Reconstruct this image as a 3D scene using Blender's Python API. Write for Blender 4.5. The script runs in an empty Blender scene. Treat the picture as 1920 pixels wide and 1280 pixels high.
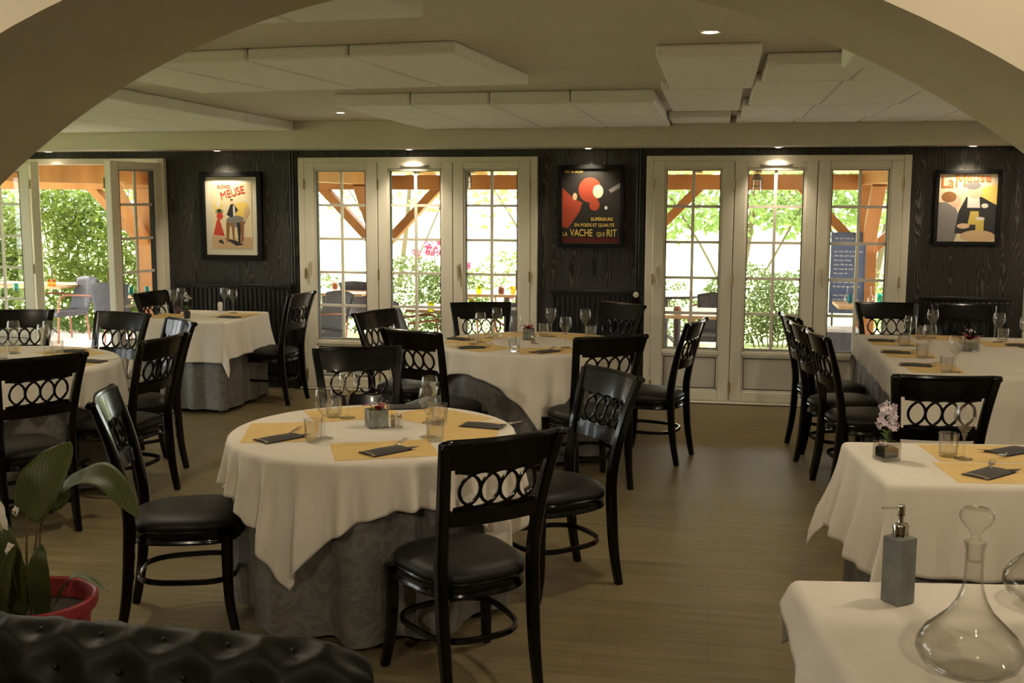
import bpy, math, random
from mathutils import Vector, Matrix
R = math.radians; PI = math.pi
C = bpy.context.scene.collection
rnd = random.Random(7)
sc = bpy.context.scene

# ------------------------------------------------------------------ camera, light, exposure
F_PX, PITCH, ROLL, YAW, CH = 2034.0, .127, .003, .187, 1.727
cam_d = bpy.data.cameras.new('camera'); cam = bpy.data.objects.new('camera', cam_d); C.objects.link(cam)
cam_d.sensor_width = 36; cam_d.lens = F_PX / 1920 * 36; cam_d.clip_start = .05; cam_d.clip_end = 300
cy_, sy_ = math.cos(YAW), math.sin(YAW); cp_, sp_ = math.cos(PITCH), math.sin(PITCH)
fw = Vector((-sy_*cp_, cy_*cp_, -sp_)); rt = Vector((cy_, sy_, 0)); upv = rt.cross(fw)
r2 = rt*math.cos(ROLL) + upv*math.sin(ROLL); u2 = upv*math.cos(ROLL) - rt*math.sin(ROLL)
m = Matrix((r2, u2, -fw)).transposed().to_4x4(); m.translation = Vector((0, 0, CH)); cam.matrix_world = m
sc.camera = cam
def at(u, v, z):
    """the point of the horizontal plane at height z that stands at pixel u, v of the photograph"""
    d = fw*F_PX + r2*(u-960) - u2*(v-640); s = (z-CH)/d.z
    return Vector((d.x*s, d.y*s, z))
def aty(u, v, y):
    d = fw*F_PX + r2*(u-960) - u2*(v-640); s = y/d.y
    return Vector((d.x*s, y, CH+d.z*s))

sc.view_settings.view_transform = 'Standard'; sc.view_settings.look = 'None'
sc.view_settings.exposure = 0.24; sc.view_settings.gamma = 1; sc.view_settings.use_curve_mapping = False
w = bpy.data.worlds.new('sky'); sc.world = w; w.use_nodes = True
bg = w.node_tree.nodes['Background']; bg.inputs[0].default_value = (.93, .97, 1, 1); bg.inputs[1].default_value = 8.0

def lamp(kind, name, loc, energy, col, **k):
    d = bpy.data.lights.new(name, kind); o = bpy.data.objects.new(name, d); C.objects.link(o)
    d.energy = energy; d.color = col; o.location = loc
    for a, b in k.items(): setattr(d, a, b)
    return o
sun = lamp('SUN', 'sun', (0, 20, 20), 18.0, (1, .96, .88), angle=R(1.0)); sun.rotation_euler = Vector((.35, -.45, -.85)).to_track_quat('-Z', 'Y').to_euler()
WARM = (1, .85, .63)

# ------------------------------------------------------------------ materials
def mat(name, col=(.5,.5,.5), rough=.5, metal=0, **k):
    m = bpy.data.materials.new(name); m.use_nodes = True; b = m.node_tree.nodes['Principled BSDF']
    b.inputs['Base Color'].default_value = (*col, 1); b.inputs['Roughness'].default_value = rough; b.inputs['Metallic'].default_value = metal
    for a, v in k.items(): b.inputs[a.replace('_', ' ')].default_value = v
    return m
def nd(m, t, **k):
    n = m.node_tree.nodes.new(t)
    for a, v in k.items():
        if a.startswith('i_'): n.inputs[a[2:].replace('_', ' ')].default_value = v
        else: setattr(n, a, v)
    return n
def lk(m, a, ao, b, bi): m.node_tree.links.new(a.outputs[ao], b.inputs[bi])
def bsdf(m): return m.node_tree.nodes['Principled BSDF']
def coords(m, scale=(1,1,1), rot=(0,0,0), kind='Object'):
    tc = nd(m, 'ShaderNodeTexCoord'); mp = nd(m, 'ShaderNodeMapping'); mp.inputs['Scale'].default_value = scale; mp.inputs['Rotation'].default_value = rot
    lk(m, tc, kind, mp, 'Vector'); return mp
def ramp(m, stops):
    r = nd(m, 'ShaderNodeValToRGB'); e = r.color_ramp.elements
    while len(e) < len(stops): e.new(.5)
    for i, (p, c) in enumerate(stops): e[i].position = p; e[i].color = (*c, 1)
    return r
def noisy(name, c1, c2, scale=(8,8,8), rough=.6, bump=0, detail=6, bscale=None, **k):
    m = mat(name, c1, rough, **k); mp = coords(m, scale); n = nd(m, 'ShaderNodeTexNoise'); n.inputs['Scale'].default_value = 1; n.inputs['Detail'].default_value = detail
    lk(m, mp, 0, n, 0); r = ramp(m, [(.35, c1), (.65, c2)]); lk(m, n, 0, r, 0); lk(m, r, 0, bsdf(m), 'Base Color')
    if bump:
        b = nd(m, 'ShaderNodeBump'); b.inputs['Strength'].default_value = bump; b.inputs['Distance'].default_value = .01
        lk(m, n, 0, b, 'Height'); lk(m, b, 0, bsdf(m), 'Normal')
    return m
M = {}
M['lacquer'] = mat('black_lacquer', (.002, .0019, .0018), .2, Specular_IOR_Level=.22, Coat_Weight=.2, Coat_Roughness=.05)
M['leather'] = noisy('black_leather', (.009, .008, .007), (.012, .011, .0095), (60,60,60), .5, .08, Specular_IOR_Level=.25)
M['sofa'] = noisy('sofa_leather', (.008, .008, .0055), (.011, .011, .0075), (40,40,40), .5, .1, Specular_IOR_Level=.13)
M['cloth'] = noisy('white_tablecloth', (.64, .58, .50), (.68, .62, .54), (3,3,3), .9, .0)
M['ceiling'] = noisy('ceiling_plaster', (.66, .62, .53), (.69, .65, .56), (2,2,2), .95, .02)
M['panel'] = noisy('panel_fleece', (.91, .92, .90), (.93, .94, .92), (30,30,30), .95, .03)
M['plaster'] = noisy('cream_plaster', (.66, .58, .43), (.70, .62, .46), (4,4,4), .85, .04)
M['pvc'] = mat('white_window_frame', (.84, .78, .66), .35)
M['panelpvc'] = mat('white_door_panel', (.70, .66, .57), .45)
M['dark'] = mat('dark_rubber', (.012, .012, .012), .6)
M['grey_bar'] = mat('grey_vent', (.17, .16, .14), .5)
M['brass'] = mat('brass', (.45, .33, .15), .35, 1)
M['handle'] = mat('cream_handle', (.62, .54, .38), .35)
M['rad'] = mat('black_radiator', (.008, .008, .0075), .3)
M['chrome'] = mat('chrome', (.75, .74, .72), .08, 1)
M['steel'] = mat('cutlery_steel', (.7, .68, .64), .2, 1)
M['frame'] = mat('black_picture_frame', (.004, .004, .004), .6, Specular_IOR_Level=.25)
M['mount'] = mat('poster_paper', (.74, .68, .55), .6)
M['napkin'] = noisy('charcoal_napkin', (.05, .046, .04), (.065, .06, .052), (80,80,80), .9)
M['trim'] = mat('napkin_edge', (.55, .42, .2), .7)
M['mat'] = noisy('yellow_placemat', (.62, .42, .15), (.68, .47, .18), (12,12,12), .75, .03)
M['terracotta'] = mat('red_plastic_pot', (.28, .028, .034), .5)
M['soil'] = noisy('dark_soil', (.012, .008, .005), (.03, .02, .012), (60,60,60), .95, .5)
M['timber'] = noisy('orange_timber', (.33, .135, .028), (.45, .20, .05), (3,3,1), .6)
M['boards'] = noisy('pine_boards', (.80, .60, .27), (.86, .68, .34), (2,9,2), .6)
M['stem'] = mat('brown_stem', (.10, .07, .03), .7)
M['white_petal'] = mat('white_petal', (.72, .66, .6), .6)
M['pink_petal'] = mat('pink_petal', (.75, .08, .25), .5)
M['lilac_petal'] = mat('lilac_petal', (.60, .50, .56), .6)
M['red_leaf'] = mat('crimson_leaf', (.22, .006, .012), .35)
M['moss'] = noisy('green_moss', (.13, .15, .03), (.25, .26, .07), (60,60,60), .9, .6)
M['wire'] = mat('silver_wire', (.8, .78, .75), .15, 1)
M['pepper'] = noisy('ground_pepper', (.20, .10, .045), (.32, .18, .09), (200,200,200), .9)
M['salt'] = mat('salt', (.7, .68, .64), .9)
M['woven'] = noisy('grey_wicker', (.045, .048, .058), (.09, .095, .11), (90,90,90), .7, .8)
M['teak'] = noisy('reddish_wood', (.26, .10, .05), (.36, .16, .08), (4,4,30), .5)
M['tabletop_wood'] = noisy('oiled_table_wood', (.42, .26, .12), (.55, .36, .18), (1.5,14,14), .4)
M['darkwood'] = mat('dark_table_base', (.05, .04, .035), .5)
M['slate'] = noisy('blue_slate_board', (.07, .11, .22), (.10, .15, .28), (3,3,3), .6)
M['chalk'] = mat('chalk', (.75, .76, .78), .9)
M['pebble'] = noisy('white_pebbles', (.35, .28, .26), (.6, .5, .46), (70,70,70), .8)
M['concrete'] = noisy('grey_concrete_pot', (.13, .135, .115), (.30, .30, .26), (22,22,22), .8, .15)
M['dispenser'] = noisy('grey_stone_dispenser', (.125, .13, .115), (.17, .175, .16), (25,25,25), .65, .06)
M['cushion'] = mat('pale_seat_cushion', (.50, .52, .54), .9)

def glass(name, tint=(.93,.95,.93), edge=(.45,.5,.45), refl=.06, blend=.25, gloss_rough=.02):
    m = bpy.data.materials.new(name); m.use_nodes = True; nt = m.node_tree; nt.nodes.clear()
    out = nt.nodes.new('ShaderNodeOutputMaterial'); tr = nt.nodes.new('ShaderNodeBsdfTransparent'); gl = nt.nodes.new('ShaderNodeBsdfGlossy')
    gl.inputs['Roughness'].default_value = gloss_rough
    lw = nt.nodes.new('ShaderNodeLayerWeight'); lw.inputs['Blend'].default_value = .5
    mc = nt.nodes.new('ShaderNodeMix'); mc.data_type = 'RGBA'; mc.inputs[6].default_value = (*tint, 1); mc.inputs[7].default_value = (*edge, 1)
    nt.links.new(mc.outputs[2], tr.inputs[0])
    pw = nt.nodes.new('ShaderNodeMath'); pw.operation = 'POWER'; pw.inputs[1].default_value = 3; nt.links.new(lw.outputs['Facing'], pw.inputs[0]); nt.links.new(pw.outputs[0], mc.inputs[0])
    mr = nt.nodes.new('ShaderNodeMapRange'); mr.inputs['To Min'].default_value = refl; mr.inputs['To Max'].default_value = .55
    nt.links.new(pw.outputs[0], mr.inputs[0])
    mx = nt.nodes.new('ShaderNodeMixShader'); nt.links.new(mr.outputs[0], mx.inputs[0]); nt.links.new(tr.outputs[0], mx.inputs[1]); nt.links.new(gl.outputs[0], mx.inputs[2])
    nt.links.new(mx.outputs[0], out.inputs[0]); return m
M['pane'] = glass('window_glass', (.97,.97,.95), (.9,.9,.88), .03, .12)
M['glass'] = glass('drinking_glass', (.985,.985,.975), (.5,.52,.46), .13)
M['glass_blue'] = glass('turquoise_glass', (.35,.75,.78), (.2,.5,.55), .06, .3)
M['glass_orange'] = glass('orange_glass', (1,.72,.32), (.95,.5,.12), .06, .3)
M['glass_yellow'] = glass('yellow_glass', (.85,.85,.1), (.6,.6,.05), .06, .3)
M['decanter'] = glass('decanter_glass', (1,1,.99), (.55,.54,.48), .03)
def emit(name, col, s):
    m = mat(name, col, .5); b = bsdf(m); b.inputs['Emission Color'].default_value = (*col, 1); b.inputs['Emission Strength'].default_value = s; return m
M['lens'] = emit('lamp_lens', (1, .86, .62), 22)

def leafmat(name, c1, c2, trans=.35):
    m = mat(name, c1, .55); mp = coords(m, (9,9,9)); n = nd(m, 'ShaderNodeTexNoise'); n.inputs['Scale'].default_value = 1; lk(m, mp, 0, n, 0)
    r = ramp(m, [(.3, c1), (.7, c2)]); lk(m, n, 0, r, 0); lk(m, r, 0, bsdf(m), 'Base Color')
    t = nd(m, 'ShaderNodeBsdfTranslucent'); lk(m, r, 0, t, 0); mx = nd(m, 'ShaderNodeMixShader'); mx.inputs[0].default_value = trans
    out = m.node_tree.nodes['Material Output']; lk(m, bsdf(m), 0, mx, 1); lk(m, t, 0, mx, 2); lk(m, mx, 0, out, 0); return m
M['leaf_bamboo'] = leafmat('bamboo_leaf', (.10, .16, .02), (.21, .28, .05), .4)
M['leaf_dark'] = leafmat('shrub_leaf', (.06, .10, .02), (.14, .20, .05), .4)
M['leaf_pale'] = leafmat('pale_tree_leaf', (.14, .21, .05), (.24, .32, .10), .5)
M['ivy'] = leafmat('ground_ivy', (.05, .10, .02), (.14, .22, .05), .3)

def mk_lily():
    m = mat('lily_leaf', (.08,.12,.01), .45); mp = coords(m, (3,3,3)); wv = nd(m, 'ShaderNodeTexWave', wave_type='BANDS'); wv.inputs['Scale'].default_value = 9; wv.inputs['Distortion'].default_value = 3
    lk(m, mp, 0, wv, 0); r = ramp(m, [(.1, (.038,.052,.008)), (.9, (.062,.078,.010))]); lk(m, wv, 0, r, 0); lk(m, r, 0, bsdf(m), 'Base Color')
    return m
M['lily'] = mk_lily(); bsdf(M['lily']).inputs['Roughness'].default_value = .6
M['lily_brown'] = mat('browned_leaf', (.12, .045, .02), .6)

def mk_wallpaper():
    m = mat('black_wood_panelling', (.02,.018,.016), .5)
    mp = coords(m, (1.6, 1, .30)); wv = nd(m, 'ShaderNodeTexWave', wave_type='BANDS', bands_direction='X')
    wv.inputs['Scale'].default_value = 14; wv.inputs['Distortion'].default_value = 34; wv.inputs['Detail'].default_value = 1.5; wv.inputs['Detail Scale'].default_value = .55; wv.inputs['Detail Roughness'].default_value = .45
    lk(m, mp, 0, wv, 0); r = ramp(m, [(0, (.013,.011,.0095)), (.75, (.017,.015,.013)), (.95, (.085,.076,.06))]); lk(m, wv, 0, r, 0)
    lk(m, r, 0, bsdf(m), 'Base Color'); b = nd(m, 'ShaderNodeBump'); b.inputs['Strength'].default_value = .5; b.inputs['Distance'].default_value = .004
    lk(m, wv, 0, b, 'Height'); lk(m, b, 0, bsdf(m), 'Normal'); return m
M['panelling'] = mk_wallpaper()
def mk_floor():
    m = mat('taupe_plank_floor', (.1,.08,.06), .42)
    mp = coords(m, (1, 1, 1)); br = nd(m, 'ShaderNodeTexBrick'); br.offset = .37; br.inputs['Scale'].default_value = 1
    br.inputs['Brick Width'].default_value = 1.25; br.inputs['Row Height'].default_value = .19; br.inputs['Mortar Size'].default_value = .0018; br.inputs['Mortar Smooth'].default_value = .1
    br.inputs['Color1'].default_value = (.170,.130,.066,1); br.inputs['Color2'].default_value = (.185,.142,.074,1); br.inputs['Mortar'].default_value = (.12,.09,.048,1)
    lk(m, mp, 0, br, 0)
    mp2 = coords(m, (.9, 14, 1)); n = nd(m, 'ShaderNodeTexNoise'); n.inputs['Scale'].default_value = 1.6; n.inputs['Detail'].default_value = 8; lk(m, mp2, 0, n, 0)
    r = ramp(m, [(.3, (.70,.68,.65)), (.7, (1.2,1.2,1.18))]); lk(m, n, 0, r, 0)
    mx = nd(m, 'ShaderNodeMix', data_type='RGBA', blend_type='MULTIPLY'); mx.inputs[0].default_value = 1; lk(m, br, 0, mx, 6); lk(m, r, 0, mx, 7); lk(m, mx, 2, bsdf(m), 'Base Color')
    rr = nd(m, 'ShaderNodeMapRange'); rr.inputs['To Min'].default_value = .36; rr.inputs['To Max'].default_value = .55; lk(m, n, 0, rr, 0); lk(m, rr, 0, bsdf(m), 'Roughness')
    return m
M['floor'] = mk_floor()
def mk_skirt():
    m = mat('grey_damask', (.12,.12,.12), .45, .1); mp = coords(m, (8,8,8)); n = nd(m, 'ShaderNodeTexNoise'); n.inputs['Scale'].default_value = 1; n.inputs['Distortion'].default_value = 2.4; n.inputs['Detail'].default_value = 1
    lk(m, mp, 0, n, 0); r = ramp(m, [(.38, (.12,.115,.105)), (.46, (.158,.152,.14)), (.53, (.162,.158,.145)), (.62, (.12,.115,.105))]); lk(m, n, 0, r, 0); lk(m, r, 0, bsdf(m), 'Base Color')
    return m
M['skirt'] = mk_skirt()
M['gravel'] = noisy('pale_terrace_aggregate', (.55, .44, .40), (.80, .72, .68), (160,160,160), .9, 0, 3)
M['lawn'] = noisy('sunlit_lawn', (.30, .38, .12), (.45, .50, .2), (2,2,2), .9)

# ------------------------------------------------------------------ mesh helpers
class MB:
    def __init__(s): s.v = []; s.f = []; s.mi = []; s.m = 0
    def add(s, vs, fs):
        n = len(s.v); s.v += [tuple(p) for p in vs]; s.f += [tuple(i+n for i in f) for f in fs]; s.mi += [s.m]*len(fs); return s
    def box(s, x0, x1, y0, y1, z0, z1, T=None):
        vs = [Vector((x, y, z)) for x in (x0, x1) for y in (y0, y1) for z in (z0, z1)]
        if T: vs = [T @ v for v in vs]
        return s.add(vs, [(0,1,3,2), (4,6,7,5), (0,4,5,1), (2,3,7,6), (0,2,6,4), (1,5,7,3)])
    def grid(s, P, close_u=False, close_v=False):
        nu, nv = len(P), len(P[0]); fs = []
        for i in range(nu if close_u else nu-1):
            for j in range(nv if close_v else nv-1):
                a, b = (i+1) % nu, (j+1) % nv; fs.append((i*nv+j, a*nv+j, a*nv+b, i*nv+b))
        return s.add([p for row in P for p in row], fs)
    def lathe(s, prof, c=(0,0,0), n=24, T=None):
        P = []
        for i in range(n):
            a = 2*PI*i/n; row = [Vector((c[0]+r*math.cos(a), c[1]+r*math.sin(a), c[2]+z)) for r, z in prof]
            P.append([T @ p for p in row] if T else row)
        return s.grid(P, close_u=True)
    def cyl(s, c, r, h, n=20, r2=None):
        r2 = r if r2 is None else r2
        return s.lathe([(0.0001,0),(r,0),(r2,h),(0.0001,h)], c, n)
    def sweep(s, path, prof, up=(0,0,1), closed=False, caps=True):
        """prof: list of 2-D points or function i -> list; axes: side, up"""
        path = [Vector(p) for p in path]; n = len(path); rows = []
        for i, p in enumerate(path):
            t = (path[(i+1) % n]-path[i-1]) if closed else (path[min(i+1, n-1)]-path[max(i-1, 0)]); t.normalize()
            u = Vector(up(i) if callable(up) else up); sd = t.cross(u)
            if sd.length < 1e-4: sd = t.cross(Vector((1, .01, 0)))
            sd.normalize(); uu = sd.cross(t).normalized(); pr = prof(i) if callable(prof) else prof
            rows.append([p+sd*a+uu*b for a, b in pr])
        base = len(s.v); s.grid(rows, close_u=closed, close_v=True)
        if caps and not closed:
            k = len(rows[0]); s.f.append(tuple(base+j for j in range(k))[::-1]); s.f.append(tuple(base+(n-1)*k+j for j in range(k))); s.mi += [s.m, s.m]
        return s
    def tube(s, path, r, n=8, closed=False):
        pr = (lambda i: [((r(i) if callable(r) else r)*math.cos(2*PI*j/n), (r(i) if callable(r) else r)*math.sin(2*PI*j/n)) for j in range(n)])
        path = [Vector(p) for p in path]; d = path[-1]-path[0]
        up = (0, 0, 1) if abs(d.z) < .8*d.length or closed else (0, 1, .001)
        return s.sweep(path, pr, up, closed)
    def build(s, name, material, parent=None, smooth=True, bevel=0, angle=35, solid=0, sub=0):
        me = bpy.data.meshes.new(name); me.from_pydata(s.v, [], s.f); me.update()
        for mm in (material if isinstance(material, (list, tuple)) else [material]): me.materials.append(M[mm] if isinstance(mm, str) else mm)
        if any(s.mi): me.polygons.foreach_set('material_index', s.mi)
        o = bpy.data.objects.new(name, me); C.objects.link(o); o.parent = parent
        if smooth:
            me.polygons.foreach_set('use_smooth', [True]*len(me.polygons))
            try: me.set_sharp_from_angle(angle=R(angle))
            except Exception: pass
        if solid: q = o.modifiers.new('solid', 'SOLIDIFY'); q.thickness = solid; q.offset = 0
        if bevel: q = o.modifiers.new('bevel', 'BEVEL'); q.width = bevel; q.segments = 2; q.limit_method = 'ANGLE'; q.angle_limit = R(40)
        if sub: q = o.modifiers.new('sub', 'SUBSURF'); q.levels = sub; q.render_levels = sub
        return o
def rect(a, b, ch=.2):
    """rectangle profile a wide b high with cut corners"""
    c = min(a, b)*ch; a, b = a/2, b/2
    return [(a-c,-b),(a,-b+c),(a,b-c),(a-c,b),(-a+c,b),(-a,b-c),(-a,-b+c),(-a+c,-b)]
def smoothpath(pts, n=6):
    pts = [Vector(p) for p in pts]; out = []
    for i in range(len(pts)-1):
        p0, p1, p2, p3 = pts[max(i-1,0)], pts[i], pts[i+1], pts[min(i+2,len(pts)-1)]
        for k in range(n):
            t = k/n; out.append(.5*((2*p1)+(p2-p0)*t+(2*p0-5*p1+4*p2-p3)*t*t+(3*p1-p0-3*p2+p3)*t**3))
    out.append(pts[-1]); return out
def tag(o, label=None, cat=None, group=None, kind=None):
    if label: o['label'] = label
    if cat: o['category'] = cat
    if group: o['group'] = group
    if kind: o['kind'] = kind
    return o
def thing(name, label, cat, loc=(0,0,0), rz=0, group=None):
    o = bpy.data.objects.new(name, None); C.objects.link(o); o.empty_display_size = .1
    o.location = loc; o.rotation_euler = (0, 0, rz); return tag(o, label, cat, group)
def struct(o): o['kind'] = 'structure'; return o
def copy_tree(o, parent=None):
    c = o.copy(); C.objects.link(c); c.parent = parent
    for ch in list(o.children): copy_tree(ch, c)
    return c
def move(o, loc, rz=0, label=None, group=None):
    o.location = loc; o.rotation_euler[2] = rz
    if label: o['label'] = label
    if group: o['group'] = group
    return o
used = set()
def place(proto, loc, rz, label, group=None):
    """the first call moves the prototype itself, later calls copy it"""
    o = proto if proto.name not in used else copy_tree(proto)
    used.add(proto.name); return move(o, loc, rz, label, group)
def text(body, size, material, parent, loc, name='lettering', bold=0, sx=1, align='LEFT', rot=0, shear=0):
    cu = bpy.data.curves.new('t', 'FONT'); cu.body = body; cu.size = size; cu.align_x = align; cu.shear = shear; cu.extrude = 0
    o = bpy.data.objects.new('t', cu); C.objects.link(o); dg = bpy.context.evaluated_depsgraph_get()
    me = bpy.data.meshes.new_from_object(o.evaluated_get(dg)); bpy.data.objects.remove(o); me.name = name
    vs = [tuple(v.co) for v in me.vertices]; fs = [tuple(p.vertices) for p in me.polygons]
    if bold:
        mb = MB()
        for k, (dx, dy) in enumerate(((-bold, 0), (bold, 0), (0, bold), (0, -bold), (0, 0))): mb.add([(x+dx, y+dy, z+k*.00005) for x, y, z in vs], fs)
        me = bpy.data.meshes.new(name); me.from_pydata(mb.v, [], mb.f)
    me.materials.clear(); me.materials.append(M[material])
    n = bpy.data.objects.new(name, me); C.objects.link(n); n.parent = parent; n.location = loc; n.rotation_euler = (PI/2, rot, 0); n.scale = (sx, 1, 1); return n

# ------------------------------------------------------------------ the setting
YW = 9.5; ZC = 2.43; XL, XR = -8.3, 5.3
WIN = [(-7.30, -5.10), (-3.78, -1.57), (-.62, 1.545), (2.47, 4.67)]; ZT = 2.13
fl = MB().box(XL-.2, XR+.2, -4, YW+.02, -.12, 0).build('floor', 'floor', smooth=False); struct(fl)
ce = MB().box(XL-.2, XR+.2, 2.75, YW+.2, ZC, ZC+.12).build('ceiling', 'ceiling', smooth=False); struct(ce)
bm_ = MB().box(XL, XR, 9.15, YW+.02, 2.195, ZC).build('trim_1', 'ceiling', smooth=False, bevel=.004); struct(bm_)
b = MB(); edges = [XL] + [x for w_ in WIN for x in w_] + [XR]
for i in range(0, len(edges), 2): b.box(edges[i], edges[i+1], YW, YW+.22, 0, ZT)
b.box(XL, XR, YW, YW+.22, ZT, ZC); struct(b.build('wall_back', 'panelling', smooth=False))
b = MB(); LW = [(3.5, 5.7), (6.2, 8.4)]; ys = [2.8]+[y for q in LW for y in q]+[YW+.2]
for i in range(0, len(ys), 2): b.box(XL-.2, XL, ys[i], ys[i+1], 0, ZT)
b.box(XL-.2, XL, 2.8, YW+.2, ZT, ZC+.1); struct(b.build('wall_left', 'plaster', smooth=False))
struct(MB().box(XR, XR+.2, 2.8, YW+.2, 0, ZC+.1).build('wall_right', 'plaster', smooth=False))
# the arched partition between the front room and the dining room
AX, AZ, AR = -.607, .118, 2.173
n = 64; a0 = math.asin((1.05-AZ)/AR); arc = [(AX+AR*math.cos(PI-a0-(PI-2*a0)*i/n), AZ+AR*math.sin(PI-a0-(PI-2*a0)*i/n)) for i in range(n+1)]
arc = [(arc[0][0], 0)] + arc + [(arc[-1][0], 0)]
outer = [(XL, 0)] + [(XL+.001 if i == 0 else (XR if i == n else x), 2.62 if True else 0) for i, (x, z) in enumerate(arc[1:-1])] + [(XR, 0)]
b = MB()
for y in (2.15, 2.8):
    b.grid([[(x, y, z) for x, z in arc], [(x, y, z) for x, z in outer]])
b2 = MB(); b.grid([[(x, 2.15, z) for x, z in arc], [(x, 2.8, z) for x, z in arc]])
struct(b.build('wall_arch', 'plaster', smooth=True, angle=30))
# front room shell, where the photographer stands
struct(MB().box(XL, XR, -3.2, 2.15, 2.62, 2.74).build('ceiling_front', 'plaster', smooth=False))
struct(MB().box(XL, XR, -3.4, -3.2, 0, 2.74).build('wall_front', 'plaster', smooth=False))
struct(MB().box(-4.6, -4.4, -3.2, 2.15, 0, 2.74).build('wall_front_left', 'plaster', smooth=False))
struct(MB().box(3.4, 3.6, -3.2, 2.15, 0, 2.74).build('wall_front_right', 'plaster', smooth=False))

# ------------------------------------------------------------------ glazed doors
def leaf(parent, w_, hinge=1, vent=False, handle=False, name='casement'):
    """a glazed leaf, origin at its lower left corner, y = 0 is its middle"""
    st, zb, zr, zt = .095, .058, .38, 2.055     # stile, bottom rail, lock rail, top
    z1 = .449
    b = MB(); b.box(0, st, -.035, .035, 0, zt); b.box(w_-st, w_, -.035, .035, 0, zt); b.box(st, w_-st, -.035, .035, zt-.06, zt)
    b.box(st, w_-st, -.035, .035, .398, z1-.015); b.box(st, w_-st, -.035, .035, 0, zb+.03)
    f = b.build(name, 'pvc', parent, smooth=False, bevel=.006)
    b = MB(); e = .018
    for (a, c, d, g) in ((st, w_-st, z1-.015, zt-.06), (st, w_-st, zb+.03, .398)):   # glazing beads
        b.box(a, a+e, -.026, .026, d, g); b.box(c-e, c, -.026, .026, d, g); b.box(a, c, -.026, .026, d, d+e); b.box(a, c, -.026, .026, g-e, g)
    b.build('glazing_bead', 'pvc', f, smooth=False, bevel=.004)
    b = MB()
    for (a, c, d, g) in ((st+e, w_-st-e, z1+.003, zt-.078), (st+e, w_-st-e, zb+.048, .380)):
        for q in ((a-.001, a+.004, d, g), (c-.004, c+.001, d, g), (a, c, d-.001, d+.004), (a, c, g-.004, g+.001)): b.box(q[0], q[1], -.0275, .0275, q[2], q[3])
    b.build('gasket', 'dark', f, smooth=False)
    b = MB(); x0, x1, q0, q1 = st+e, w_-st-e, z1+.003, zt-.078; xm = (x0+x1)/2
    b.box(xm-.013, xm+.013, -.008, .008, q0, q1)
    for k in range(1, 5):
        z = q1-(q1-q0)*(k*.2) ; b.box(x0, x1, -.0065, .0065, z-.012, z+.012)
    b.build('glazing_bars', 'pvc', f, smooth=False)
    MB().box(x0, x1, -.003, .003, q0, q1).build('pane', 'pane', f, smooth=False)
    MB().box(x0, x1, -.012, .012, zb+.04, .39).build('lower_panel', 'panelpvc', f, smooth=False)
    if vent: MB().box(w_/2-.13, w_/2+.13, -.052, -.034, zt-.044, zt-.028).build('trickle_vent', 'grey_bar', f, bevel=.004)
    if handle:
        hx = .045 if handle < 0 else w_-.045
        h_ = MB(); h_.box(hx-.014, hx+.014, -.045, -.034, 1.03, 1.16); h_.box(hx-.009, hx+.009, -.075, -.045, 1.12, 1.14); h_.sweep(smoothpath([(hx, -.072, 1.14), (hx+.002, -.078, 1.08), (hx+.006, -.074, 1.0)]), rect(.018, .014))
        h_.build('handle', 'handle', f, bevel=.003)
    hb = MB(); hx = 0 if hinge < 0 else w_
    for z in (.12, .62+.43, 1.86): hb.cyl((hx, -.042, z-.045), .008, .09, 10)
    hb.build('hinge', 'brass', f)
    return f
def glazed(name, x0, x1, opened=False, left=False):
    e = bpy.data.objects.new(name, None); C.objects.link(e); e.location = (XL, x0, 0) if left else (x0, YW, 0); e.rotation_euler[2] = PI/2 if left else 0; struct(e)
    W = x1-x0; fr = .06; b = MB()
    b.box(0, fr, -.045, .09, 0, ZT); b.box(W-fr, W, -.045, .09, 0, ZT); b.box(fr, W-fr, -.045, .09, ZT-.055, ZT)
    b.box(fr, W-fr, -.045, .10, 0, .035)
    if not opened:
        for k in (1, 2): b.box(fr+k*(W-2*fr)/3-.03, fr+k*(W-2*fr)/3+.03, .018, .05, .035, ZT-.05)
    if 1: b.box(-.02, W+.02, -.06, .0, -.0, .018)
    b.build('outer_frame', 'pvc', e, smooth=False, bevel=.005)
    MB().box(-.02, W+.02, -.068, -.0605, .001, .007).build('threshold_gap', 'dark', e, smooth=False)  # dark strip standing in for the shaded gap below the frame
    lw_ = (W-2*fr)/3
    for k in range(3):
        if not opened:
            f = leaf(e, lw_-.006, hinge=(-1, -1, 1)[k] if k != 1 else -1, vent=(k == 1), handle=(-1 if k == 0 else (-1 if k == 2 else 0)))
            f.location = (fr+k*lw_+.003, -.02, .03)
    if opened:
        f = leaf(e, lw_-.006, hinge=-1); f.location = (fr+.07, -.02, .03); f.rotation_euler = (0, 0, R(-2))
        f = leaf(e, lw_-.006, hinge=-1, name='casement_folded'); f.location = (fr+.80, -.04, .03); f.rotation_euler = (0, 0, R(-56))
        MB().box(0, .07, -.04, .05, .035, ZT-.05).build('jamb_post', 'pvc', e, smooth=False, bevel=.004)
        f = leaf(e, lw_-.006, hinge=1, handle=0, name='casement_open'); f.location = (W-fr, -.03, .03); f.rotation_euler = (0, 0, R(180+80))
    return e
door = glazed('door_1', *WIN[0], opened=True)
for k, w_ in enumerate(WIN[1:]): glazed('window_%d' % (k+1), *w_)
for k, w_ in enumerate(LW): glazed('window_%d' % (k+4), *w_, left=True)

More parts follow.
